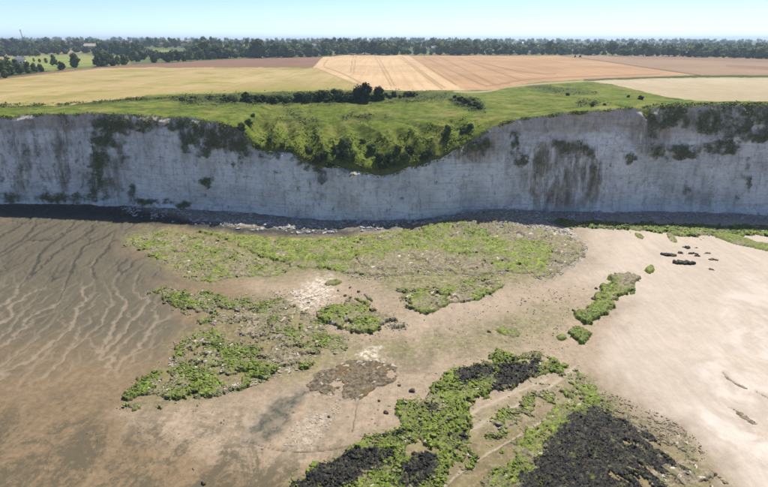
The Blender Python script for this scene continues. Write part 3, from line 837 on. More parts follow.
# ------------------------------------------------------------------ clifftop plain and fields
cpx = np.arange(-150, 921, 1.0)
U = (cpx - 384) / FPX
ye = np.full(U.shape, 155.0)
for _ in range(40):
    ye = .5 * ye + .5 * edge_y(U * (ye * CP + DP))
NR1 = 165
near = ye[None, :] + np.linspace(0, 52.0, NR1)[:, None] ** 1.0
py_s = 243.5 + FPX * np.tan(np.arctan((H - ZP) / (ye + 52.0)) - PITCH)
w = np.linspace(0, 1, 150)[1:, None]
py_r = py_s[None, :] * (1 - w) + 41.15 * w
far = (H - ZP) / np.tan(dep(py_r))
TY = np.vstack([near, far])
TX = U[None, :] * (TY * CP + DP)
TZ = plateau_z(TX, TY)
TP, TQ = project(TX, TY, TZ)
AP = np.broadcast_to(cpx[None, :], TY.shape)                              # chart on the level of the plain
AQ = 243.5 + FPX * np.tan(np.arctan((H - ZP) / TY) - PITCH)
TF = grid_faces(*TX.shape)
fc = lambda a: a.ravel()[TF].mean(1)
fp, fq = fc(AP), fc(AQ)
fqn = fc(TQ)

def regions():
    reg = np.zeros(len(TF), np.int32)           # 0 clifftop grass
    fx, fy = fc(TX), fc(TY)
    jig = .6 * fbm(fp * .05, fq * .3, 3, 401)
    def put(idx, P, warp=1.0):
        P = np.asarray(P, float)
        reg[sdf(P, fp, fq + jig * warp, 1.0) > 0] = idx
    put(1, [(-160, 82), (0, 79), (60, 72), (140, 66), (250, 60), (323, 56.8), (345, 55.2), (450, 55.4), (600, 55), (768, 59), (930, 64), (930, 30), (-160, 30)])          # countryside
    put(2, [(-160, 103), (0, 104), (75, 102.5), (120, 98.5), (165, 95), (250, 92.2), (300, 91), (345, 90.5), (372, 89), (356, 84), (334, 75), (316, 68), (250, 67.5), (130, 67.5), (90, 69.5), (40, 75), (0, 80), (-160, 86)])  # barley
    put(3, [(-160, 84), (0, 78), (50, 71.5), (100, 67), (140, 64.5), (200, 61), (260, 58.2), (323, 56.8), (313, 67.6), (250, 67.5), (130, 67.5), (90, 69.5), (40, 75), (0, 80), (-160, 86)])   # ploughed
    put(4, [(323, 56.8), (345, 55.2), (410, 55.4), (428, 68), (455, 84.5), (466, 90.2), (410, 91), (368, 89.5), (352, 83), (332, 74.5), (313, 67.6)])                # ripe wheat, cut light
    put(5, [(410, 55.4), (560, 55.6), (590, 59), (640, 66.5), (700, 75.4), (640, 77.6), (585, 79.5), (540, 82), (513, 85.5), (497, 89), (466, 90.2), (455, 84.5), (428, 68)])  # redder wheat
    put(6, [(560, 55.6), (620, 54.8), (700, 56.5), (768, 59), (930, 64), (930, 78), (768, 75.6), (700, 75.4), (640, 66.5), (590, 59)])                                 # grey brown field
    put(7, [(586, 81), (640, 79), (690, 77.6), (768, 77.6), (930, 79.5), (930, 108), (768, 102.5), (700, 101.5), (668, 98), (640, 91), (612, 84.5)])                      # stubble
    return reg
REG = regions()
V = np.stack([TX, TY, TZ], -1).reshape(-1, 3)

def lines_mask(lines, px, py, width, asp=1.0):
    out = np.zeros(px.shape)
    for ln in lines:
        p = chaikin(ln, 2, False)
        for (ax, ay), (bx, by) in zip(p[:-1], p[1:]):
            ex, ey = bx - ax, by - ay
            b = (px > min(ax, bx) - 5) & (px < max(ax, bx) + 5) & (py > min(ay, by) - 3) & (py < max(ay, by) + 3)
            if not b.any():
                continue
            X, Y = px[b], py[b]
            t = np.clip(((X - ax) * ex + (Y - ay) * ey) / (ex * ex + ey * ey + 1e-9), 0, 1)
            d2 = (X - ax - t * ex) ** 2 + ((Y - ay - t * ey) * asp) ** 2
            ww = width * (.45 + .55 * np.clip((Y - 54) / 30, 0, 1))
            out[b] = np.maximum(out[b], np.exp(-d2 / (2 * ww ** 2)))
    return out
tram = [[(353, 56.2), (352, 63), (350.5, 72)], [(356, 56.2), (354.8, 63), (353.6, 73)], [(375, 57), (382, 69), (391, 86)], [(378, 57), (386, 70), (394.5, 86)], [(399, 57), (418, 71), (434, 83), (442, 89)], [(402, 57), (421, 71), (437, 83), (445, 88)],
        [(424, 57), (450, 70), (478, 83), (486, 85)], [(440, 57), (470, 72), (490, 83), (500, 85)], [(458, 58), (500, 73), (520, 80)], [(470, 60), (510, 70), (540, 74), (556, 74)], [(328, 59), (322, 67), (334, 70), (350, 77), (366, 86), (376, 88)],
        [(316, 68), (335, 76), (352, 83), (364, 86)], [(500, 84), (520, 80), (550, 78), (600, 76), (660, 74)], [(486, 86), (500, 84), (510, 83)], [(410, 56), (430, 69), (456, 85)]]
A_line = lines_mask(tram, AP, AQ, .5)
hedge = [[(560, 55.8), (590, 59.2), (640, 66.6), (700, 75.4)], [(585, 80), (640, 78), (692, 76.3), (768, 76.3), (930, 78.5)]]
A_hedge = np.maximum(lines_mask(hedge[:1], AP, AQ, .8, 1.5), lines_mask(hedge[1:], AP, AQ, 1.4, 1.5))
A_strip = sstep(-.6, .6, sdf(np.array([(610, 56.2), (700, 57.8), (768, 60.2), (930, 65), (930, 68), (768, 61.6), (700, 59.5), (640, 58)], float), AP, AQ, 2)) + sstep(-.6, .6, sdf(np.array([(726, 65.6), (768, 67.5), (930, 72), (930, 74), (768, 69), (740, 67)], float), AP, AQ, 2))
# clifftop grass masks, read at the place where each point shows
def qm(P, soft=2.0, warp=4.0, seed=420):
    x = TP + warp * fbm(TX * .08, TY * .08, 4, seed)
    y = TQ + warp * .5 * fbm(TX * .08 + 30, TY * .08, 4, seed + 3)
    return sstep(-soft, soft, sdf(chaikin(P, 1), x, y, soft + 3))
A_scrub_shade = np.maximum.reduce([qm([(165, 98), (200, 95), (260, 93), (330, 92), (390, 91), (430, 93), (455, 95), (440, 101), (390, 101), (340, 103), (290, 104), (230, 105), (190, 103)], 3, 5),
                             qm([(446, 98), (462, 95), (482, 103), (488, 110), (474, 112), (456, 106)], 2, 3), .8 * qm([(335, 116), (360, 113), (390, 117), (370, 121), (345, 121)], 3, 4),
                             .4 * qm([(275, 108), (300, 110), (325, 122), (320, 134), (300, 126), (282, 118)], 3, 6), .9 * qm([(520, 86), (545, 84), (560, 89), (600, 92), (590, 95), (545, 92)], 2, 3),
                             qm([(640, 107), (700, 105), (930, 102), (930, 108), (768, 109), (650, 112)], 2, 2), qm([(-160, 104), (0, 105), (75, 103), (120, 100), (165, 96.5), (250, 94), (250, 96), (170, 99), (120, 102), (60, 106), (0, 107.5), (-160, 107)], 1.2, 2), .75 * qm([(580, 100), (600, 103), (592, 107), (575, 104)], 2, 3)])  # long thin strip paints the shadow line between barley and grass
drop = np.maximum(ZP - edge_z(TX), 0)
tt = (TY - edge_y(TX))
A_rough = sstep(3, 9, drop) * (1 - sstep(9, 17, tt)) * sstep(-.35, .35, fbm(TX * .14, TY * .14, 4, 430) + .2)
A_path = lines_mask([[(455, 91.5), (476, 92.5), (492, 91), (502, 88), (514, 86), (545, 83.5), (586, 81)]], TP, TQ, .9, 1.6)
A_trod = lines_mask([[(255, 119), (300, 121), (350, 121.5), (400, 119), (440, 118), (490, 116.5), (540, 111), (600, 105)], [(0, 110), (60, 107), (120, 102), (180, 101)], [(170, 112), (200, 108), (250, 107)], [(60, 106), (140, 107), (240, 111)], [(262, 108), (275, 112), (290, 115)]], TP, TQ, .75, 1.4)
A_hedge = np.maximum(A_hedge, .75 * A_trod * sstep(-.3, .2, fbm(TX * .2, TY * .2, 3, 447)))
A_dry = np.maximum(sstep(0, 1.0, qm([(-160, 101), (0, 101), (120, 97), (180, 93), (370, 88), (420, 92), (520, 84), (590, 79), (700, 98), (930, 99), (930, 96), (660, 92), (590, 76), (0, 90)], 3, 3)) * .6, .35 * sstep(.1, .5, fbm(TX * .06, TY * .06, 4, 440)))
soil = (1 - sstep(.05, .5, tt)) * .7
A_green_far = np.maximum.reduce([qm([(0, 58), (45, 55), (95, 55), (97, 67), (70, 68), (45, 71), (20, 64)], 1, 1), qm([(100, 56), (130, 57), (130, 66), (110, 67)], 1, 1), qm([(146, 50.5), (185, 51), (188, 57), (165, 58), (148, 54)], 1, 1), qm([(740, 53), (930, 54), (930, 57), (745, 56)], .6, .5)])
ATT = {"scrub": A_scrub_shade, "rough": A_rough, "path": A_path, "dry": A_dry, "soil": soil, "row": A_line, "hedge": A_hedge, "strip": np.clip(A_strip, 0, 1), "gfar": A_green_far, "young": np.clip(sstep(-10, 2, AQ - np.interp(AP, [-160, 0, 75, 120, 165, 250, 370], [103, 104, 102, 98, 95, 92, 89])) * (.45 + .55 * sstep(150, 260, AP)), 0, 1)}

m = Mat("clifftop_grass")
n1, n2, n3 = m.noise(.10, 5, .6), m.noise(.5, 5, .65), m.noise(2.2, 5, .65)
c = m.mix(m.step(n2, .3, .7), (.075, .105, .013), (.16, .205, .023))
c = m.mix(m.step(n1, .45, .68), c, (.205, .205, .04))
c = m.mix(m.math('MULTIPLY', m.step(m.noise(.22, 7, .74), .5, .6), .75), c, (.062, .08, .016))
c = m.mix(m.math('MULTIPLY', m.step(m.noise(.13, 7, .76), .55, .66), .6), c, (.25, .215, .085))
c = m.mix(m.math('MULTIPLY', m.attr("dry"), m.step(n2, .3, .6)), c, (.31, .245, .10))
c = m.mix(m.math('MULTIPLY', m.attr("rough"), .8), c, m.mix(m.step(n2, .3, .6), (.055, .078, .012), (.17, .205, .025)))
c = m.mix(m.math('MULTIPLY', m.attr("scrub"), m.step(n3, .25, .5)), c, (.055, .07, .02))  # scrub tone, with the barley's shadow line painted in
c = m.mix(m.math('MULTIPLY', m.attr("path"), .85), c, (.42, .34, .22))
c = m.mix(m.attr("soil"), c, (.17, .135, .07))
c = m.mix(m.math('MULTIPLY', m.attr("hedge"), .9), c, (.06, .075, .02))
c = m.mul(c, .6, 1.08, n3)
nb = m.bump(n2, .5, .6)
nb = m.bump(n3, .6, .25, nb)
MAT_GRASS = m.done(c, .95, nb, .1)

def crop(name, lo, hi, rowcol, ang, linew=.7, low=None):
    m = Mat(name)
    n1, n2 = m.noise(.02, 5, .6), m.noise(.25, 5, .7)
    st = m.noise(.3, 5, .7, m.rot(ang, (1.0, .02, 1)))
    c = m.mix(m.step(m.math('ADD', m.math('MULTIPLY', n1, .5), m.math('MULTIPLY', st, .5)), .35, .65), lo, hi)
    if low:
        c = m.mix(m.step(m.noise(.035, 5, .65), .45, .7), c, low)
    if low:
        c = m.mix(m.math('MULTIPLY', m.attr("young"), m.lerp(m.step(m.noise(.09, 6, .7), .35, .6), .4, 1.0)), c, GREENSTRIP if name == "ripe_barley" else low)
    c = m.mul(c, .82, 1.18, n2)
    c = m.mul(c, .8, 1.2, m.noise(.5, 5, .7, m.rot(0, (.12, 1, 1))))
    c = m.mix(m.math('MULTIPLY', m.attr("row"), linew), c, rowcol)
    c = m.mix(m.math('MULTIPLY', m.attr("strip"), .85), c, (.15, .092, .062))
    c = m.mix(m.math('MULTIPLY', m.attr("hedge"), .8), c, (.075, .07, .035))
    return m.done(c, .95, m.bump(m.noise(1.2, 4, .7), .5, .3), .1)
GREENSTRIP = (.21, .195, .045)
M_barley = crop("ripe_barley", (.285, .21, .09), (.375, .288, .138), (.2, .15, .06), 1.5, .5, GREENSTRIP)
M_plough = crop("ploughed_soil", (.17, .098, .06), (.21, .125, .08), (.14, .09, .06), 1.4)
M_wheat = crop("pale_wheat", (.40, .27, .145), (.50, .355, .205), (.185, .125, .06), .03)
M_red = crop("reddish_wheat", (.29, .175, .09), (.40, .255, .138), (.2, .13, .07), -.03)
M_grey = crop("grey_brown_field", (.235, .155, .095), (.285, .195, .125), (.16, .1, .07), -.9)
M_stub = crop("stubble", (.34, .28, .18), (.43, .36, .245), (.3, .22, .12), 1.5, .5, (.33, .265, .16))
m = Mat("countryside_ground")
c = m.mix(m.step(m.noise(.004, 3, .5), .42, .58), (.05, .065, .022), (.10, .115, .04))
c = m.mix(m.step(m.vor(.0045, out="Color"), .55, .75), c, (.26, .19, .10))
c = m.mix(m.attr("gfar"), c, m.mix(m.step(m.noise(.03, 4), .4, .6), (.16, .19, .045), (.23, .235, .07)))
MAT_FAR = m.done(m.mul(c, .8, 1.2, m.noise(.2, 4)), .95, None, .1)
for idx, nm, mt in [(0, "clifftop_grass", MAT_GRASS), (1, "countryside", MAT_FAR), (2, "barley_field", M_barley), (3, "ploughed_field", M_plough), (4, "wheat_field", M_wheat), (5, "reddish_wheat_field", M_red),
                    (6, "grey_brown_field", M_grey), (7, "stubble_field", M_stub)]:
    k = REG == idx
    if k.any():
        tag(link(nm, sub_mesh(nm, V, TF, k, ATT), mt), kind="structure")

# ------------------------------------------------------------------ chalk cliff
NT = 128
t = np.linspace(0, 1, NT)[:, None]
top = np.stack([TX[0], TY[0], TZ[0]], -1)
CX = np.broadcast_to(top[None, :, 0], (NT, len(cpx))).copy()
fy = foot_y(top[:, 0])
zb = -.8
CZ = zb + (top[None, :, 2] - zb) * t
CY = fy[None] + (top[None, :, 1] - fy[None]) * (.55 * t + .45 * t ** 2.2)
s = CX
env = sstep(0, .05, 1 - t) * np.ones_like(CX)
butt = 1.6 * fbm(s * .045, CZ * .012, 3, 501) + .9 * fbm(s * .14, CZ * .03, 3, 503)
rib = .45 * fbm(s * .55, CZ * .07, 4, 505)
blk = .30 * fbm(s * .8, CZ * .8, 4, 507)
wv, wid = worley(s * .38, CZ * .5, 509)
block = .35 * (wid - .5) * sstep(.5, .15, wv)
bed = .14 * np.abs(fbm(s * .015, CZ * 1.05, 2, 511)) * 2
notch = -.9 * sstep(.075, .05, t) - .5 * sstep(.105, .095, t)
upper = sstep(.55, .9, t)
disp = butt * env + (rib * (.6 + 1.1 * upper) + blk + block) * env - bed * env
CY2 = CY + disp + notch * (.6 + .4 * fbm(s * .1, s * 0, 2, 513))
CP_, CQ_ = project(CX, CY2, CZ)
def ell(cx, cy, rx, ry, k=1.0):
    return k * sstep(1.25, .75, np.sqrt(((CP_ - cx + 4 * fbm(CP_ * .12, CQ_ * .12, 4, 521)) / rx) ** 2 + ((CQ_ - cy + 4 * fbm(CP_ * .12 + 20, CQ_ * .12, 4, 523)) / ry) ** 2))
veg_e = [(112, 126, 20, 14), (104, 146, 14, 22), (118, 150, 12, 18, .7), (95, 172, 9, 22), (108, 186, 8, 10, .7), (142, 124, 15, 8), (183, 127, 15, 9), (208, 135, 34, 15), (232, 138, 18, 16), (196, 146, 18, 9, .8), (203, 153, 9, 5), (242, 152, 9, 8), (206, 183, 7, 6), (237, 166, 5, 6), (164, 122, 12, 6),
         (10, 198, 14, 6), (51, 197, 16, 5), (85, 198, 22, 5), (132, 193, 5, 10), (142, 202, 18, 4), (163, 202, 12, 4), (183, 204, 10, 3), (24, 162, 6, 18, .6), (64, 150, 5, 20, .5), (515, 144, 5, 14), (521, 161, 6, 8), (576, 149, 14, 8), (589, 154, 9, 6),
         (560, 146, 8, 6, .8), (595, 172, 5, 22, .6), (630, 158, 5, 6, .9), (653, 125, 9, 14), (664, 119, 10, 10), (678, 117, 14, 11), (677, 152, 28, 8), (721, 147, 19, 8), (735, 122, 45, 17), (752, 134, 26, 10), (790, 125, 50, 18), (748, 180, 3, 18, .8), (687, 190, 4, 6, .8),
         (480, 144, 11, 12), (462, 150, 7, 6, .7), (402, 198, 4, 3, .8), (313, 168, 8, 5), (322, 176, 5, 8, .8), (318, 196, 4, 7, .45), (350, 172, 10, 5, .8), (300, 160, 10, 5, .9), (270, 154, 12, 5, .9), (30, 126, 10, 6, .5), (540, 160, 7, 20, .5), (-40, 130, 30, 14), (-90, 160, 20, 20, .7), (830, 150, 25, 12)]
VEG = np.maximum.reduce([ell(*e) for e in veg_e])
MOTTLE = np.maximum.reduce([ell(*e) for e in [(60, 165, 75, 45, .5), (170, 150, 80, 35, .35), (560, 165, 60, 50, .45), (700, 160, 70, 50, .3), (330, 190, 60, 25, .2), (20, 165, 45, 40, .8), (70, 175, 30, 30, .8), (110, 160, 30, 45, .6), (540, 150, 50, 40, .5)]])
MOSS = np.maximum(np.clip(VEG, 0, 1), MOTTLE * sstep(-.1, .3, fbm(CX * .4, CZ * .12, 5, 543, .65))) * sstep(-.35, .2, fbm(CX * .35, CZ * .2, 5, 539, .65))
VEG = np.clip(VEG * sstep(-.25, .25, fbm(CX * .22, CZ * .25, 5, 531, .62) - .12 + .35 * (VEG - .5)), 0, 1)
VEG = np.maximum(VEG, .6 * sstep(.5, .66, fbm(CX * .3, CZ * .26, 5, 537, .65)))
brown_e = [(64, 150, 9, 45), (22, 165, 9, 30, .7), (562, 174, 40, 36), (545, 178, 20, 32), (590, 180, 12, 26), (108, 165, 16, 30, .7), (225, 135, 24, 14, .8), (470, 150, 24, 14, .9), (650, 135, 20, 22, .7), (700, 200, 20, 10, .3)]
BRN = np.maximum.reduce([ell(*e) for e in brown_e]) * sstep(-.35, .35, fbm(CX * .55, CZ * .09, 5, 533, .65) + .1)
cliff_h = top[None, :, 2]
TAN = sstep(.80, .97, t + .06 * fbm(CX * .12, CZ * .1, 4, 535)) * sstep(18, 25, cliff_h) + ell(60, 122, 45, 8, .8) + ell(575, 122, 70, 12, .75) + ell(660, 122, 40, 14, .6) + ell(475, 145, 30, 18, .8)
TAN = np.clip(TAN, 0, 1)
CY2 = CY2 - VEG * env * (.35 + .45 * np.abs(fbm(CX * .9, CZ * .9, 3, 541)))
CV = np.stack([CX, CY2, CZ], -1)
CV[-1] = top
m = Mat("chalk_face")
sc = m.scale((1, 1, .12))
st = m.noise(.75, 6, .68, sc)
n1, n2, n3 = m.noise(.12, 5, .6), m.noise(.8, 6, .68), m.noise(3.5, 5, .65)
bedn = m.noise(1.2, 3, .6, m.scale((.05, .05, 1)))
c = m.mix(m.step(n1, .35, .65), (.62, .605, .57), (.82, .81, .78))
c = m.mix(m.math('MULTIPLY', m.step(n2, .54, .68), .6), c, (.30, .295, .275))
c = m.mix(m.math('MULTIPLY', m.step(st, .53, .66), .5), c, (.29, .27, .23))
c = m.mix(m.math('MULTIPLY', m.step(bedn, .56, .68), .28), c, (.33, .325, .30))
c = m.mix(m.math('MULTIPLY', m.step(m.noise(.28, 6, .7), .54, .66), .5), c, (.34, .335, .31))
c = m.mix(m.math('MULTIPLY', m.attr("tan"), m.lerp(n2, .5, 1.0)), c, m.mix(m.step(st, .4, .6), (.38, .31, .235), (.52, .455, .37)))
c = m.mix(m.math('MULTIPLY', m.attr("brown"), .85), c, m.mix(m.step(m.math('ADD', m.math('MULTIPLY', st, .55), m.math('MULTIPLY', n2, .45)), .42, .58), (.10, .075, .043), (.36, .30, .215)))
dots = m.math('MULTIPLY', m.step(m.noise(.9, 6, .75), .63, .68), .7)
c = m.mix(dots, c, (.11, .105, .08))
sep = m.n.new("ShaderNodeSeparateXYZ")
m.t.links.new(m.pos(), sep.inputs[0])
zz = m.math('ADD', sep.outputs[2], m.math('MULTIPLY', m.noise(.06, 3), 3.0))
fl = m.math('FRACT', m.math('DIVIDE', zz, 1.9))
flint = m.math('MULTIPLY', m.step(fl, .16, .05), m.step(m.noise(.5, 5, .7), .42, .58))
c = m.mix(m.math('MULTIPLY', flint, .3), c, (.16, .155, .135))
c = m.mix(m.math('MULTIPLY', m.step(m.noise(.45, 6, .75), .56, .66), .55), c, (.62, .62, .6))
c = m.mix(m.math('MULTIPLY', m.attr("moss"), m.lerp(m.step(n2, .35, .6), .45, .95)), c, m.mix(m.step(n3, .4, .6), (.075, .073, .042), (.17, .162, .105)))
c = m.mix(m.math('MULTIPLY', m.attr("veg"), .85), c, m.mix(m.step(n3, .35, .65), (.075, .085, .026), (.155, .16, .06)))
c = m.mix(m.math('MULTIPLY', m.attr("tide"), .8), c, (.19, .19, .17))
c = m.mul(c, .82, 1.14, n3)
nb = m.bump(n2, .7, .5)
nb = m.bump(st, .5, .4, nb)
nb = m.bump(n3, .6, .12, nb)
MAT_CLIFF = m.done(c, .95, nb, .15)
tide = sstep(.06, .035, t + .012 * fbm(CX * .3, CZ * 0, 3, 545)) * np.ones_like(CX)
me = mesh_from("chalk_cliff", CV.reshape(-1, 3), grid_faces(NT, len(cpx)))
attr(me, moss=MOSS, veg=VEG, brown=BRN, tan=TAN, tide=tide)
tag(link("chalk_cliff", me, MAT_CLIFF), "tall white chalk cliff in shade, streaked and partly overgrown", kind="structure")

# ------------------------------------------------------------------ leaves: ivy on the cliff, scrub on the slump
def leaf_mat(name, a, b, spread=.35):
    m = Mat(name)
    c = m.mix(m.noise(.6, 4, .6), a, b)
    c = m.mul(c, 1 - spread, 1 + spread, m.rand())
    c = m.mul(c, .7, 1.3, m.noise(2.5, 3))
    m.b.inputs["Transmission Weight"].default_value = 0.0
    return m.done(c, .8, None, .15)
MAT_IVY = leaf_mat("cliff_ivy_leaf", (.07, .085, .026), (.16, .17, .06), 0)
MAT_TUFT = leaf_mat("hummock_grass_blade", (.085, .115, .016), (.21, .245, .035), 0)
MAT_SCRUB = leaf_mat("scrub_leaf", (.055, .075, .018), (.14, .155, .045), 0)

def cards(name, P, N, size, mat, seed, label, up=.5):
    """many small leaf faces at points P with normals about N"""
    g = np.random.default_rng(seed)
    n = len(P)
    d = N + g.normal(size=(n, 3)) * .7
    d /= np.linalg.norm(d, axis=1)[:, None]
    a = np.cross(d, g.normal(size=(n, 3)))
    a /= np.linalg.norm(a, axis=1)[:, None]
    b = np.cross(d, a)
    s = size * g.uniform(.6, 1.4, n)[:, None]
    V = np.stack([P - a * s * .5, P + b * s * .45, P + a * s * .6, P - b * s * .4], 1).reshape(-1, 3)
    F = np.arange(n * 4).reshape(n, 4)
    return tag(link(name, mesh_from(name, V, F, False), mat), label, kind="stuff")

def pick(weight, n, g, XYZ):
    p = weight.ravel() / weight.sum()
    i = g.choice(len(p), n, p=p)
    return XYZ.reshape(-1, 3)[i] + g.normal(size=(n, 3)) * (.12, .12, .12)
g = np.random.default_rng(91)
area = (CZ[1:2] - CZ[0:1]) * np.ones_like(CX)
P = pick(VEG ** 2 * area, 8000, g, CV) + np.stack([0 * np.ones(8000), -g.uniform(0, .6, 8000), g.uniform(-.1, .2, 8000)], 1)
cards("cliff_ivy", P, np.array([0, -.6, .9]), .36, MAT_IVY, 92, "dark green ivy and scrub clinging to the chalk face")
TV = np.stack([TX, TY, TZ], -1)
wgt = (A_rough * sstep(.02, .3, fbm(TX * .3, TY * .3, 4, 551) + .1) + .08 * sstep(3, 9, drop) * (1 - sstep(8, 14, tt))) * (TY < 215)
wgt[NR1:] = 0
P = pick(wgt, 5000, g, TV) + np.stack([np.zeros(5000), np.zeros(5000), g.uniform(-.05, .2, 5000)], 1)
cards("hummock_grass", P, np.array([0, -.1, 1.4]), .42, MAT_TUFT, 93, "tussocky bright green grass on the slumped hollow")
wgt = A_scrub_shade * sstep(-.1, .3, fbm(TX * .25, TY * .25, 4, 553))
wgt[NR1 + 30:] = 0
P = pick(wgt, 24000, g, TV) + np.stack([np.zeros(24000), np.zeros(24000), g.uniform(-.1, .5, 24000)], 1)
cards("low_scrub", P, np.array([0, -.1, 1.2]), .42, MAT_SCRUB, 94, "low grey green scrub along the clifftop")
# ragged turf lip hanging over the cliff edge
n = 6000
fw = sstep(-.1, .5, fbm(cpx * .07, cpx * 0, 4, 561)) + .06
i = g.choice(len(cpx), n, p=fw / fw.sum())
P = top[i] + np.stack([g.normal(0, .2, n), g.uniform(-.5, .5, n), g.uniform(-.7, .25, n)], 1)
cards("turf_fringe", P, np.array([0, -.7, .6]), .4, MAT_TUFT, 95, "ragged turf hanging over the top edge of the cliff")

# ------------------------------------------------------------------ bushes and trees
MAT_LEAF = leaf_mat("tree_leaf", (.03, .05, .012), (.115, .145, .036), .55)
MAT_LEAF2 = leaf_mat("tree_leaf_pale", (.06, .08, .022), (.17, .185, .055), .4)
MAT_BUSH = leaf_mat("bush_leaf", (.022, .036, .011), (.075, .10, .028), .35)
MAT_BARK = plain("bark", (.09, .07, .05), .9, .4, 3.0)

def crown_mesh(seed, lobes, leaf, per, z0=.18, rx=.42, tall=1.0):
    g = np.random.default_rng(seed)
    V, F = [], []
    k = 0
    v0, f0 = ICO2
    for L in range(lobes):
        a, q = g.uniform(0, 6.283), g.random() ** .6
        hz = g.uniform(0, 1)
        prof = math.sin(math.pi * (.18 + .72 * hz)) ** .7
        c = np.array([math.cos(a) * rx * .68 * q * prof, math.sin(a) * rx * .68 * q * prof, z0 + .1 + (1 - z0 - .22) * hz * tall])
        r = g.uniform(.13, .23) * (1.15 - .35 * hz) * rx / .42
        v = v0 * (1 + .22 * fbm(v0[:, 0] * 2 + seed, v0[:, 1] * 2 + v0[:, 2] * 2 + L, 3, 3))[:, None] * r * .86 * (1, 1, .85) + c
        V.append(v)
        F += [tuple(x + k) + (x[2] + k,) for x in f0]
        k += len(v0)
        d = g.normal(size=(per, 3))
        d[:, 2] = np.abs(d[:, 2]) * .9 - .25 + d[:, 2] * .2
        d /= np.linalg.norm(d, axis=1)[:, None]
        p = c + d * r * g.uniform(.8, 1.22, (per, 1)) * (1, 1, .9)
        n = d + g.normal(size=(per, 3)) * .55
        n /= np.linalg.norm(n, axis=1)[:, None]
        e = np.cross(n, g.normal(size=(per, 3)))
        e /= np.linalg.norm(e, axis=1)[:, None]
        b = np.cross(n, e)
        s = leaf * g.uniform(.6, 1.4, (per, 1))
        q4 = np.stack([p - e * s * .5, p + b * s * .45, p + e * s * .6, p - b * s * .4], 1).reshape(-1, 3)
        V.append(q4)
        F += [tuple(range(k + 4 * j, k + 4 * j + 4)) for j in range(per)]
        k += per * 4
    V = np.concatenate(V)
    me = bpy.data.meshes.new("crown")
    me.from_pydata(V.tolist(), [], [f if f[2] != f[3] else f[:3] for f in F])
    me.update()
    return me

def trunk_mesh(seed, h=.5, r=.022):
    g = np.random.default_rng(seed)
    V, F = [], []
    def tube(p0, p1, r0, r1, n=6):
        p0, p1 = np.array(p0), np.array(p1)
        d = p1 - p0
        d /= np.linalg.norm(d)
        a = np.cross(d, (1, .2, .1))
        a /= np.linalg.norm(a)
        b = np.cross(d, a)
        k = len(V)
        for p, r_ in ((p0, r0), (p1, r1)):
            for j in range(n):
                w = 2 * math.pi * j / n
                V.append(p + (a * math.cos(w) + b * math.sin(w)) * r_)
        for j in range(n):
            F.append((k + j, k + (j + 1) % n, k + n + (j + 1) % n, k + n + j))
    tube((0, 0, -.03), (0, 0, h * .6), r * 1.3, r * .8)
    tube((0, 0, h * .58), (.02, .01, h), r * .8, r * .5)
    for q in range(5):
        a = q * 1.3 + g.uniform(0, 1)
        tube((0, 0, h * g.uniform(.4, .9)), (math.cos(a) * .2, math.sin(a) * .2, h * g.uniform(1.0, 1.3)), r * .5, r * .18, 5)
    return mesh_from("trunk", np.array(V), np.array(F), True)

CROWNS = [crown_mesh(600 + k, 13, .075, 70, rx=[.42, .5, .36, .55, .46, .3][k], z0=[.15, .12, .2, .1, .15, .1][k]) for k in range(6)]
for k, c in enumerate(CROWNS):
    c.materials.append(MAT_LEAF if k not in (2, 4) else MAT_LEAF2)
TRUNKS = [trunk_mesh(620 + k) for k in range(3)]
for c in TRUNKS:
    c.materials.append(MAT_BARK)
BUSHES = [crown_mesh(640 + k, 14, .10, 80, z0=-.05, rx=[.62, .75, .5, .9][k], tall=.95) for k in range(4)]
for c in BUSHES:
    c.materials.append(MAT_BUSH)
STEMS = trunk_mesh(660, .45, .03)
STEMS.materials.append(MAT_BARK)
rt = random.Random(5)

def put_tree(x, y, h, label, group=None, var=None, wide=1.0, name="broadleaf_tree", cat="tree"):
    z = float(plateau_z(np.array([x]), np.array([y]))[0])
    r = empty(name, (x, y, z - .11 * h), rt.uniform(0, 6.28), (h * wide, h * wide, h * 1.1))
    k = rt.randrange(6) if var is None else var
    link("crown", CROWNS[k], None, r)
    link("trunk", TRUNKS[rt.randrange(3)], None, r)
    return tag(r, label, cat, group)

def tree_px(px, base, top, label, group=None, var=None, wide=1.0, **k):
    x, y = ground(px, base, ZP)
    h = (base - top) * (y * CP + DP) / FPX * 1.04
    return put_tree(float(x), float(y), float(h), label, group, var, wide, **k)

def put_bush(x, y, h, label, group=None, var=None, wide=1.0, zfun=plateau_z, sink=.1, name="bush", cat="bush"):
    z = float(zfun(np.array([x]), np.array([y]))[0])
    r = empty(name, (x, y, z - sink * h), rt.uniform(0, 6.28), (h * wide, h * wide, h))
    k = rt.randrange(4) if var is None else var
    link("foliage", BUSHES[k], None, r)
    link("stem", STEMS, None, r)
    return tag(r, label, cat, group)

def find_world(px, py):
    """the clifftop point that shows at a photo pixel (nearest surface vertex)"""
    d = (TP - px) ** 2 + (TQ - py) ** 2
    i = int(np.argmin(d))
    return float(TX.ravel()[i]), float(TY.ravel()[i])

def bush_px(px, base, hpx, label, group=None, wide=1.0, **k):
    x, y = find_world(px, base)
    return put_bush(x, y, hpx * (y * CP + DP) / FPX, label, group, None, wide, **k)

_ones = "first second third fourth fifth sixth seventh eighth ninth tenth eleventh twelfth thirteenth fourteenth fifteenth sixteenth seventeenth eighteenth nineteenth".split()
_tens = {2: "twent", 3: "thirt", 4: "fort", 5: "fift"}
_cnt = {}
def nth(key):
    """counting word for the next thing of a row"""
    _cnt[key] = n = _cnt.get(key, 0) + 1
    if n < 20:
        return _ones[n - 1]
    return _tens[n // 10] + ("ieth" if n % 10 == 0 else "y-" + _ones[n % 10 - 1])

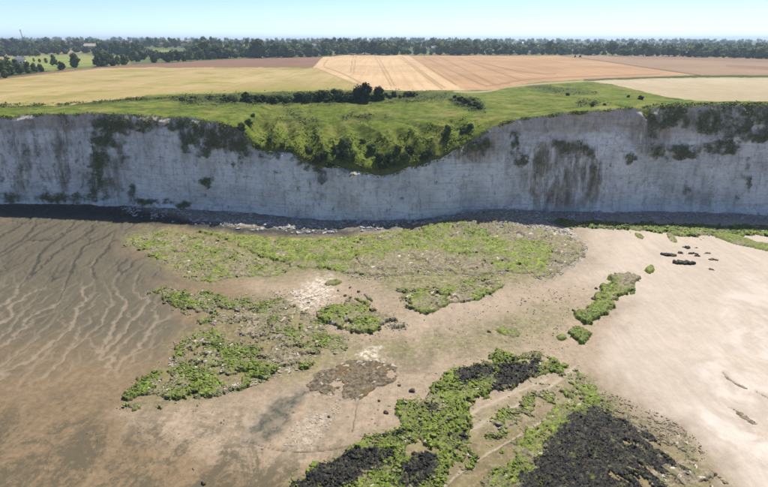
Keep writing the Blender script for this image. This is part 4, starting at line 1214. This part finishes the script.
# hedge of dark bushes between the barley and the green slope
HG = "bushes of the dark clifftop hedge"
hx = 246.0
while hx < 418:
    if not (352 < hx < 382):
        hp = float(np.interp(hx, [246, 262, 300, 340, 395, 418], [9, 7, 7, 8, 5, 3.5])) * rt.choice([.55, .7, .85, 1.0, 1.2, 1.35])
        bush_px(hx, np.interp(hx, [246, 300, 360, 418], [102.5, 101.5, 100, 96.5]) + rt.uniform(-1.6, 1.2), hp, "%s dark bush from the left in the hedge below the barley" % nth("hedge"), HG, rt.uniform(.8, 1.2))
    hx += rt.uniform(3.6, 5.2)
for bx in sorted(rt.uniform(180, 250) for k in range(16)):
    bush_px(bx, rt.uniform(96.5, 102.5), rt.uniform(2.2, 4), "%s low bush from the left in the thin scrub before the hedge" % nth("scrub"), "low bushes left of the hedge", 1.2)
bush_px(364.5, 101, 21, "tallest dark green bush standing above the clifftop hedge", wide=.75)
bush_px(377.5, 99.5, 16, "second tallest bush, just right of the tallest in the hedge", wide=.75)
bush_px(371, 100.5, 7, "low bush between the two tallest hedge bushes", wide=1.0)
for (a, b, s) in sorted([(455, 98, 3.5), (460, 101, 4.5), (466, 103, 5), (470, 106, 5), (476, 106, 5), (480, 109, 4.5), (463, 105.5, 3.5), (473, 101, 3)]):
    bush_px(a, b, s, "%s bush from the left in the clump right of the hedge" % nth("clump"), "clump of bushes on the right slope", 1.1)
for (a, b, s, lab) in [(241, 131, 9, "rounded dark bush at the cliff corner left of the hollow"), (248, 124, 5, "bush just behind the cliff-corner bush, left of the hollow"), (253, 117, 4, "small bush higher up the left rim of the hollow"),
                       (567, 95.5, 3, "small lone bush on the open grass right of the track"), (628, 97.5, 3, "leftmost of two small dark bushes beside the stubble"), (640.5, 99.5, 4.5, "rounder right one of two dark bushes beside the stubble"),
                       (592, 106.5, 4, "dark low bush near the cliff edge, right of centre"), (604, 105.5, 2.5, "tiny bush near the right cliff edge")]:
    bush_px(a, b, s, lab, wide=1.1)
SG = "dark bushes on the steep slump"
for (a, b, s, wd) in sorted([(318, 162, 9, .8), (325, 158, 8, .8), (335, 153, 9, .8), (341, 158, 11, .8), (346, 150, 13, .75), (350, 160, 12, .7), (362, 143, 5, 1), (370, 150, 7, .9), (378, 160, 9, .8), (383, 168, 9, .8), (389, 160, 9, .8), (395, 166, 9, .8), (404, 160, 9, .8),
                      (409, 152, 7, .9), (424, 158, 8, .9), (430, 155, 7, .9), (446, 140, 12, .6), (447, 132, 8, .7), (398, 150, 6, 1), (330, 166, 6, 1), (463, 132, 5, 1), (470, 128, 5, 1), (258, 148, 6, 1), (290, 150, 5, 1.1), (310, 152, 5, 1.1), (270, 140, 5, 1.1), (282, 146, 4, 1.2)]):
    bush_px(a, b, s, "%s dark bush from the left on the steep slump above the chalk" % nth("slump"), SG, wd * 1.05)

# single trees and copses on the left
for (a, b, tp, wd, var, lab) in [
        (55, 66.5, 55.5, .8, 0, "dark tree on the field boundary left of the lone hedgerow tree"), (62.5, 70, 62.3, 1.0, 3, "round dark bush-like tree at the barley field's top edge"), (76, 67.5, 54.3, .85, 1, "lone hedgerow tree against the green meadow"),
        (98, 67, 56, .9, 0, "left tree of the trio beyond the barley field"), (105, 66.5, 53, 1.0, 3, "broad middle tree of the trio beyond the barley field"), (112, 66, 55, .9, 1, "right tree of the trio beyond the barley field"),
        (118, 65.5, 56.5, 1.0, 0, "smaller tree right of the trio"), (125, 65, 55, 1.0, 3, "rounded tree next along to the right of the trio"), (155, 62.8, 54, 1.0, 1, "rounded tree below the small bright green field, left"),
        (167, 62.5, 54.6, 1.0, 3, "rounded tree below the small bright green field, right")]:
    tree_px(a, b, tp, lab, var=var, wide=wd)
for (a, b, tp) in sorted([(-14, 79, 62), (-5, 77, 61), (4, 76, 60.5), (12, 75, 62), (20, 74.5, 63), (28, 73.5, 63), (35, 72.8, 63.5), (41, 71.8, 64.5), (-2, 80, 72), (6, 78, 70), (-24, 80, 64), (16, 70, 60), (8, 66, 57)]):
    tree_px(a, b, tp, "%s tree from the left in the copse at the left edge" % nth("copse"), "copse at the left edge")
for k in range(11):
    tree_px(172 + k * 6.2, 62.2 - k * .42, 62.2 - k * .42 - rt.uniform(6, 11), "%s tree from the left in the belt along the ploughed field's top" % nth("belt"), "tree belt above the ploughed strip")
for (a, b, tp) in sorted([(3, 54, 44), (10, 53, 43.5), (17, 52, 43), (28, 54, 43), (36, 54, 45), (44, 54.5, 46), (52, 55, 45), (58, 55, 44), (66, 54.5, 43), (15, 57.5, 51), (23, 57, 50.5), (30, 57, 50), (38, 56.5, 50), (100, 55, 44), (107, 55, 44.5), (114, 55.5, 43.5), (121, 55.5, 43), (128, 56, 43),
                   (136, 57, 44), (142, 57, 46), (150, 50.8, 42), (158, 50.5, 42), (172, 50.5, 42), (180, 50.5, 43), (132, 62, 57), (138, 62.5, 56), (46, 63, 58.5), (40, 62.5, 59), (34, 62, 58.5), (-12, 56, 44), (-22, 57, 45), (-34, 58, 46)]):
    tree_px(a, b, tp, "%s tree from the left among the upper left meadows" % nth("meadow"), "trees among the left meadows")
# the long wood on the skyline
WG = "trees of the skyline wood"
def front_label(x):
    for x1, nm in ((323, "ploughed field"), (410, "pale wheat field"), (560, "reddish wheat field"), (900, "grey-brown field")):
        if x < x1:
            return "%s front-row tree from the left in the wood behind the %s" % (nth(nm), nm)
x = 190.0
while x < 830:
    base = float(np.interp(x, [190, 235, 323, 345, 450, 590, 660, 768, 830], [60, 58.5, 57, 55.2, 55.5, 55.4, 56.6, 59, 61]))
    hh = float(np.interp(x, [190, 250, 330, 450, 520, 768, 830], [13, 13.5, 12.5, 11, 10, 9.5, 9.5])) * rt.choice([.45, .65, .85, 1.0, 1.1, 1.3])
    tree_px(x, base - .25 + rt.uniform(-.2, .2), base - hh, front_label(x), WG + ", front row", wide=rt.uniform(1.2, 1.7))
    x += rt.uniform(5.5, 8.6)
x = -60.0
while x < 850:
    px, py = x, 51.2 + rt.uniform(-1.2, 1.0)
    gx, gy = ground(px, py, ZP)
    put_tree(float(gx), float(gy), rt.uniform(9, 19), "distant tree in the second row of the skyline wood", WG + ", second row", wide=rt.uniform(1.2, 1.7))
    x += rt.uniform(7.5, 12.5)
for (a, hm) in sorted([(205, 22), (214, 21), (198, 18), (248, 20), (328, 20), (334, 21), (340, 21), (346, 20), (402, 17), (432, 18)]):
    gx, gy = ground(a, 51.8, ZP)
    put_tree(float(gx), float(gy), hm, "%s from the left of the tall trees rising above the skyline wood" % nth("tall"), WG + " that stand tallest", wide=.9)

def wood_mass(name, pts, hmin, hmax, seed, label, leaves=36):
    """woodland that reads as one mass: lumpy crowns roughened by leaf sprays"""
    g = np.random.default_rng(seed)
    v0, f0 = ICO2
    V, F = [], []
    k = 0
    xs, ys = np.array([p[0] for p in pts]), np.array([p[1] for p in pts])
    zs = plateau_z(xs, ys)
    for q, (x, y, z) in enumerate(zip(xs, ys, zs)):
        h = g.uniform(hmin, hmax)
        S = np.array((h * g.uniform(.4, .7), h * .55, h * .55))
        v = v0 * (1 + .35 * fbm(v0[:, 0] * 1.7 + q, v0[:, 1] * 1.7 + v0[:, 2] * 1.9, 3, 5))[:, None] * S * .9 + (x, y, z + h * .45)
        V.append(v)
        F.append(f0 + k)
        k += len(v0)
        d = g.normal(size=(leaves, 3))
        d[:, 2] = np.abs(d[:, 2])
        d /= np.linalg.norm(d, axis=1)[:, None]
        p = d * S * g.uniform(.85, 1.2, (leaves, 1)) + (x, y, z + h * .45)
        s_ = h * .11
        V.append((p[:, None, :] + g.normal(size=(leaves, 3, 3)) * s_).reshape(-1, 3))
        F.append(np.arange(leaves * 3).reshape(-1, 3) + k)
        k += leaves * 3
    return tag(link(name, mesh_from(name, np.concatenate(V), np.concatenate(F), False), MAT_LEAF), label, kind="stuff")

def wood_points(n, seed, P, clear=()):
    g = np.random.default_rng(seed)
    P = np.asarray(P, float)
    out = []
    while len(out) < n:
        px, py = g.uniform(P[:, 0].min(), P[:, 0].max(), 500), g.uniform(P[:, 1].min(), P[:, 1].max(), 500)
        ok = sdf(P, px, py, .1) > 0
        for C in clear:
            ok &= sdf(np.asarray(C, float), px, py, .5) < -.1
        x, y = ground(px[ok], py[ok], ZP)
        out += list(zip(x, y))
    return out[:n]
MEADOWS = [[(-2, 59), (45, 55), (95, 54.5), (98, 67), (70, 69), (45, 72), (20, 66)], [(99, 56), (131, 57), (131, 66.5), (110, 67.5)], [(145, 50), (186, 50.5), (190, 57), (165, 59), (147, 55)], [(0, 47.5), (20, 47.5), (20, 50.5), (0, 51)]]
wood_mass("skyline_wood", wood_points(420, 702, [(190, 59), (260, 57.5), (345, 54.8), (450, 55), (590, 54.9), (660, 56), (768, 58), (860, 61), (860, 49), (190, 49)]), 8, 14, 703, "dark undergrowth and crowded trees filling the skyline wood")
wood_mass("meadow_woodland", wood_points(420, 704, [(-120, 62), (0, 58), (130, 62), (200, 60), (200, 47), (-120, 47)], MEADOWS), 6, 11, 705, "hedges and small woods around the upper left meadows")
g = np.random.default_rng(706)
yy = np.exp(g.uniform(math.log(1250), math.log(5000), 1100))
wood_mass("far_woodland", list(zip((g.uniform(-140, 910, 1100) - 384) / FPX * (yy * CP + DP), yy)), 9, 17, 707, "far woodland and hedges fading towards the horizon", 14)

# ------------------------------------------------------------------ houses, barn and mast among the trees
def box(V, F, x0, x1, y0, y1, z0, z1):
    k = len(V)
    V += [(x0, y0, z0), (x1, y0, z0), (x1, y1, z0), (x0, y1, z0), (x0, y0, z1), (x1, y0, z1), (x1, y1, z1), (x0, y1, z1)]
    F += [(k, k + 1, k + 5, k + 4), (k + 1, k + 2, k + 6, k + 5), (k + 2, k + 3, k + 7, k + 6), (k + 3, k, k + 4, k + 7), (k + 4, k + 5, k + 6, k + 7), (k, k + 3, k + 2, k + 1)]

def pmesh(name, V, F):
    me = bpy.data.meshes.new(name)
    me.from_pydata(V, [], F)
    me.update()
    return me
M_WHITE = plain("white_render", (.72, .70, .66), .8, .1, 1.0)
M_BRICK = plain("red_brick", (.30, .16, .11), .85, .3, 2.0)
M_TILE = plain("roof_tile", (.20, .115, .085), .85, .3, 1.5)
M_SLATE = plain("slate_roof", (.16, .165, .18), .7, .25, 1.5)
M_CREAM = plain("cream_wall", (.52, .44, .32), .85, .2, 1.0)
M_GLASS = plain("window_glass", (.03, .035, .045), .15, .2, 1.0)
M_STEEL = plain("galvanised_steel", (.32, .33, .35), .5, .2, 1.0)

def house(px, base, w, d, h, rh, wall, roof, rz, label, nwin=3, cat="house", name="house"):
    x, y = ground(px, base, ZP)
    z = float(plateau_z(np.array([x]), np.array([y]))[0])
    r = empty(name, (float(x), float(y), z), rz)
    V, F = [], []
    box(V, F, -w / 2, w / 2, -d / 2, d / 2, -.5, h)
    k = len(V)
    V += [(-w / 2, 0, h + rh), (w / 2, 0, h + rh)]
    F += [(0 + 4, 7, k), (5, k + 1, 6)]
    link("wall", pmesh("wall", V, F), wall, r)
    o = .4
    V = []
    F = []
    for s in (-1, 1):
        k = len(V)
        zc = h - o * rh / (d / 2)
        V += [(-w / 2 - o, s * (d / 2 + o), zc), (w / 2 + o, s * (d / 2 + o), zc), (w / 2 + o, 0, h + rh + .02), (-w / 2 - o, 0, h + rh + .02)]
        V += [(a, b, c + .22) for a, b, c in V[k:k + 4]]
        F += [(k, k + 1, k + 2, k + 3), (k + 4, k + 5, k + 6, k + 7), (k, k + 1, k + 5, k + 4), (k + 1, k + 2, k + 6, k + 5), (k + 3, k, k + 4, k + 7)]
    rf = link("roof", pmesh("roof", V, F), roof, r)
    if cat == "house":
        V, F = [], []
        box(V, F, w * .3, w * .3 + .8, -.4, .4, h + rh * .6, h + rh + 1.2)
        link("chimney", pmesh("chimney", V, F), M_BRICK, rf)
    for q in range(nwin):
        cx = -w / 2 + w * (q + .5) / nwin
        for zz in ([.9, 3.5] if h > 4.5 else [1.0]):
            V, F = [], []
            box(V, F, cx - .6, cx + .6, -d / 2 - .06, -d / 2 + .02, zz, zz + 1.3)
            link("window", pmesh("window", V, F), M_GLASS, r)
    return tag(r, label, cat)
house(21.5, 64.3, 7, 6, 4, 2.4, M_WHITE, M_SLATE, .5, "small white house among the trees of the left meadows")
house(77, 51.5, 16, 9, 5, 3.5, M_BRICK, M_SLATE, .1, "grey-roofed brick house left of the long barn", 4)
house(92, 52.6, 22, 10, 4.5, 4, M_CREAM, M_CREAM, -.1, "long low cream barn on the left skyline", 0, "barn", "barn")
house(52, 45.8, 34, 14, 6, 5, M_WHITE, M_TILE, .05, "long white building with red roof on the far left ridge", 5)
house(162, 50.2, 12, 8, 5, 3.6, M_CREAM, M_TILE, .3, "cream house with red roof at the small green field")
house(185, 51.2, 10, 8, 5, 3.4, M_WHITE, M_TILE, -.2, "white house with red roof right of the small green field")
house(232, 46.2, 18, 9, 6, 4, M_BRICK, M_TILE, .1, "brick house half hidden by trees on the skyline")
house(221, 58.0, 20, 8, 3.5, 2, M_CREAM, M_CREAM, .06, "low pale shed beside the ploughed field", 0, "shed", "shed")
house(233, 57.2, 16, 8, 3.5, 2, M_CREAM, M_SLATE, .06, "second pale shed, right of the low shed", 0, "shed", "shed")
house(314, 51.5, 9, 8, 7, 3.5, M_WHITE, M_SLATE, .4, "bright white gabled house in the middle of the skyline wood", 2)
house(323, 51.0, 12, 8, 5, 3, M_BRICK, M_TILE, 0, "brick house right of the bright white one")
house(331, 49.5, 9, 7, 6, 3.4, M_WHITE, M_TILE, -.3, "small white house left of the tall trees", 2)
house(365, 53.6, 12, 8, 5, 3, M_WHITE, M_SLATE, .1, "white house at the edge of the pale wheat, left of pair", 3)
house(371, 53.8, 9, 7, 4.5, 3, M_WHITE, M_TILE, -.1, "white house at the edge of the pale wheat, right of pair", 2)
house(440, 53.2, 30, 9, 4.5, 3, M_CREAM, M_SLATE, .05, "long grey-roofed farm building behind the reddish wheat", 5)
house(525, 46.5, 40, 14, 6, 4, M_WHITE, M_WHITE, .05, "wide white roofed building far off right of centre", 4)
house(551, 51.5, 10, 8, 5, 3, M_WHITE, M_SLATE, .2, "small white house in the right part of the wood", 2)
house(689, 56.2, 24, 8, 3, 2, M_CREAM, M_CREAM, .02, "low pale shed in front of the wood on the right", 0, "shed", "shed")
bush_px(575, 57.2, 2.2, "left of two dark bushes standing out on the far field", wide=1.0)
bush_px(580, 57.3, 2.0, "right of two dark bushes standing out on the far field", wide=1.0)

def mast(px, base, hm, label):
    x, y = ground(px, base, ZP)
    z = float(plateau_z(np.array([x]), np.array([y]))[0])
    r = empty("lattice_mast", (float(x), float(y), z), .4)
    r.rotation_euler = (0, -.05, .4)
    for a in range(3):
        w = a * 2.094
        V, F = [], []
        k = 8
        ring = []
        for zz, rr in ((0, 1.5), (hm, .6)):
            for b in range(4):
                q = b * math.pi / 2
                V.append((math.cos(w) * rr + math.cos(q) * .22, math.sin(w) * rr + math.sin(q) * .22, zz))
        F = [(0, 1, 5, 4), (1, 2, 6, 5), (2, 3, 7, 6), (3, 0, 4, 7), (4, 5, 6, 7)]
        link("leg", pmesh("leg", V, F), M_STEEL, r)
    for q in range(int(hm / 3)):
        zz = 1.5 + q * 3.0
        rr = 1.5 - .9 * zz / hm
        V, F = [], []
        for a in range(3):
            p0 = (math.cos(a * 2.094) * rr, math.sin(a * 2.094) * rr)
            p1 = (math.cos((a + 1) * 2.094) * rr, math.sin((a + 1) * 2.094) * rr)
            k = len(V)
            for (u, v), dz in ((p0, 0), (p1, 2.4)):
                V += [(u, v, zz + dz - .09), (u, v, zz + dz + .09), (u * .94, v * .94, zz + dz)]
            F += [(k, k + 1, k + 4, k + 3), (k + 1, k + 2, k + 5, k + 4), (k + 2, k, k + 3, k + 5)]
        link("brace", pmesh("brace", V, F), M_STEEL, r)
    V, F = [], []
    box(V, F, -1.0, 1.0, -1.0, 1.0, hm - 3, hm - .4)
    link("antenna_cluster", pmesh("antenna_cluster", V, F), M_WHITE, r)
    return tag(r, label, "mast")
mast(26, 50.5, 34, "tall thin lattice mast rising above the trees at far left")

# ------------------------------------------------------------------ air
V, F = [], []
box(V, F, -9600, 9600, -420, 9700, -2.0, 90.0)
hz = link("haze", pmesh("haze", V, F))
mv = bpy.data.materials.new("thin_haze")
mv.use_nodes = True
nt = mv.node_tree
nt.nodes.remove(nt.nodes["Principled BSDF"])
pv = nt.nodes.new("ShaderNodeVolumePrincipled")
pv.inputs["Color"].default_value = (.62, .80, 1.0, 1)
pv.inputs["Density"].default_value = 1.6e-4
pv.inputs["Anisotropy"].default_value = 0.2
nt.links.new(pv.outputs[0], nt.nodes["Material Output"].inputs["Volume"])
hz.data.materials.append(mv)
hz.display_type = 'WIRE'
tag(hz, kind="stuff")
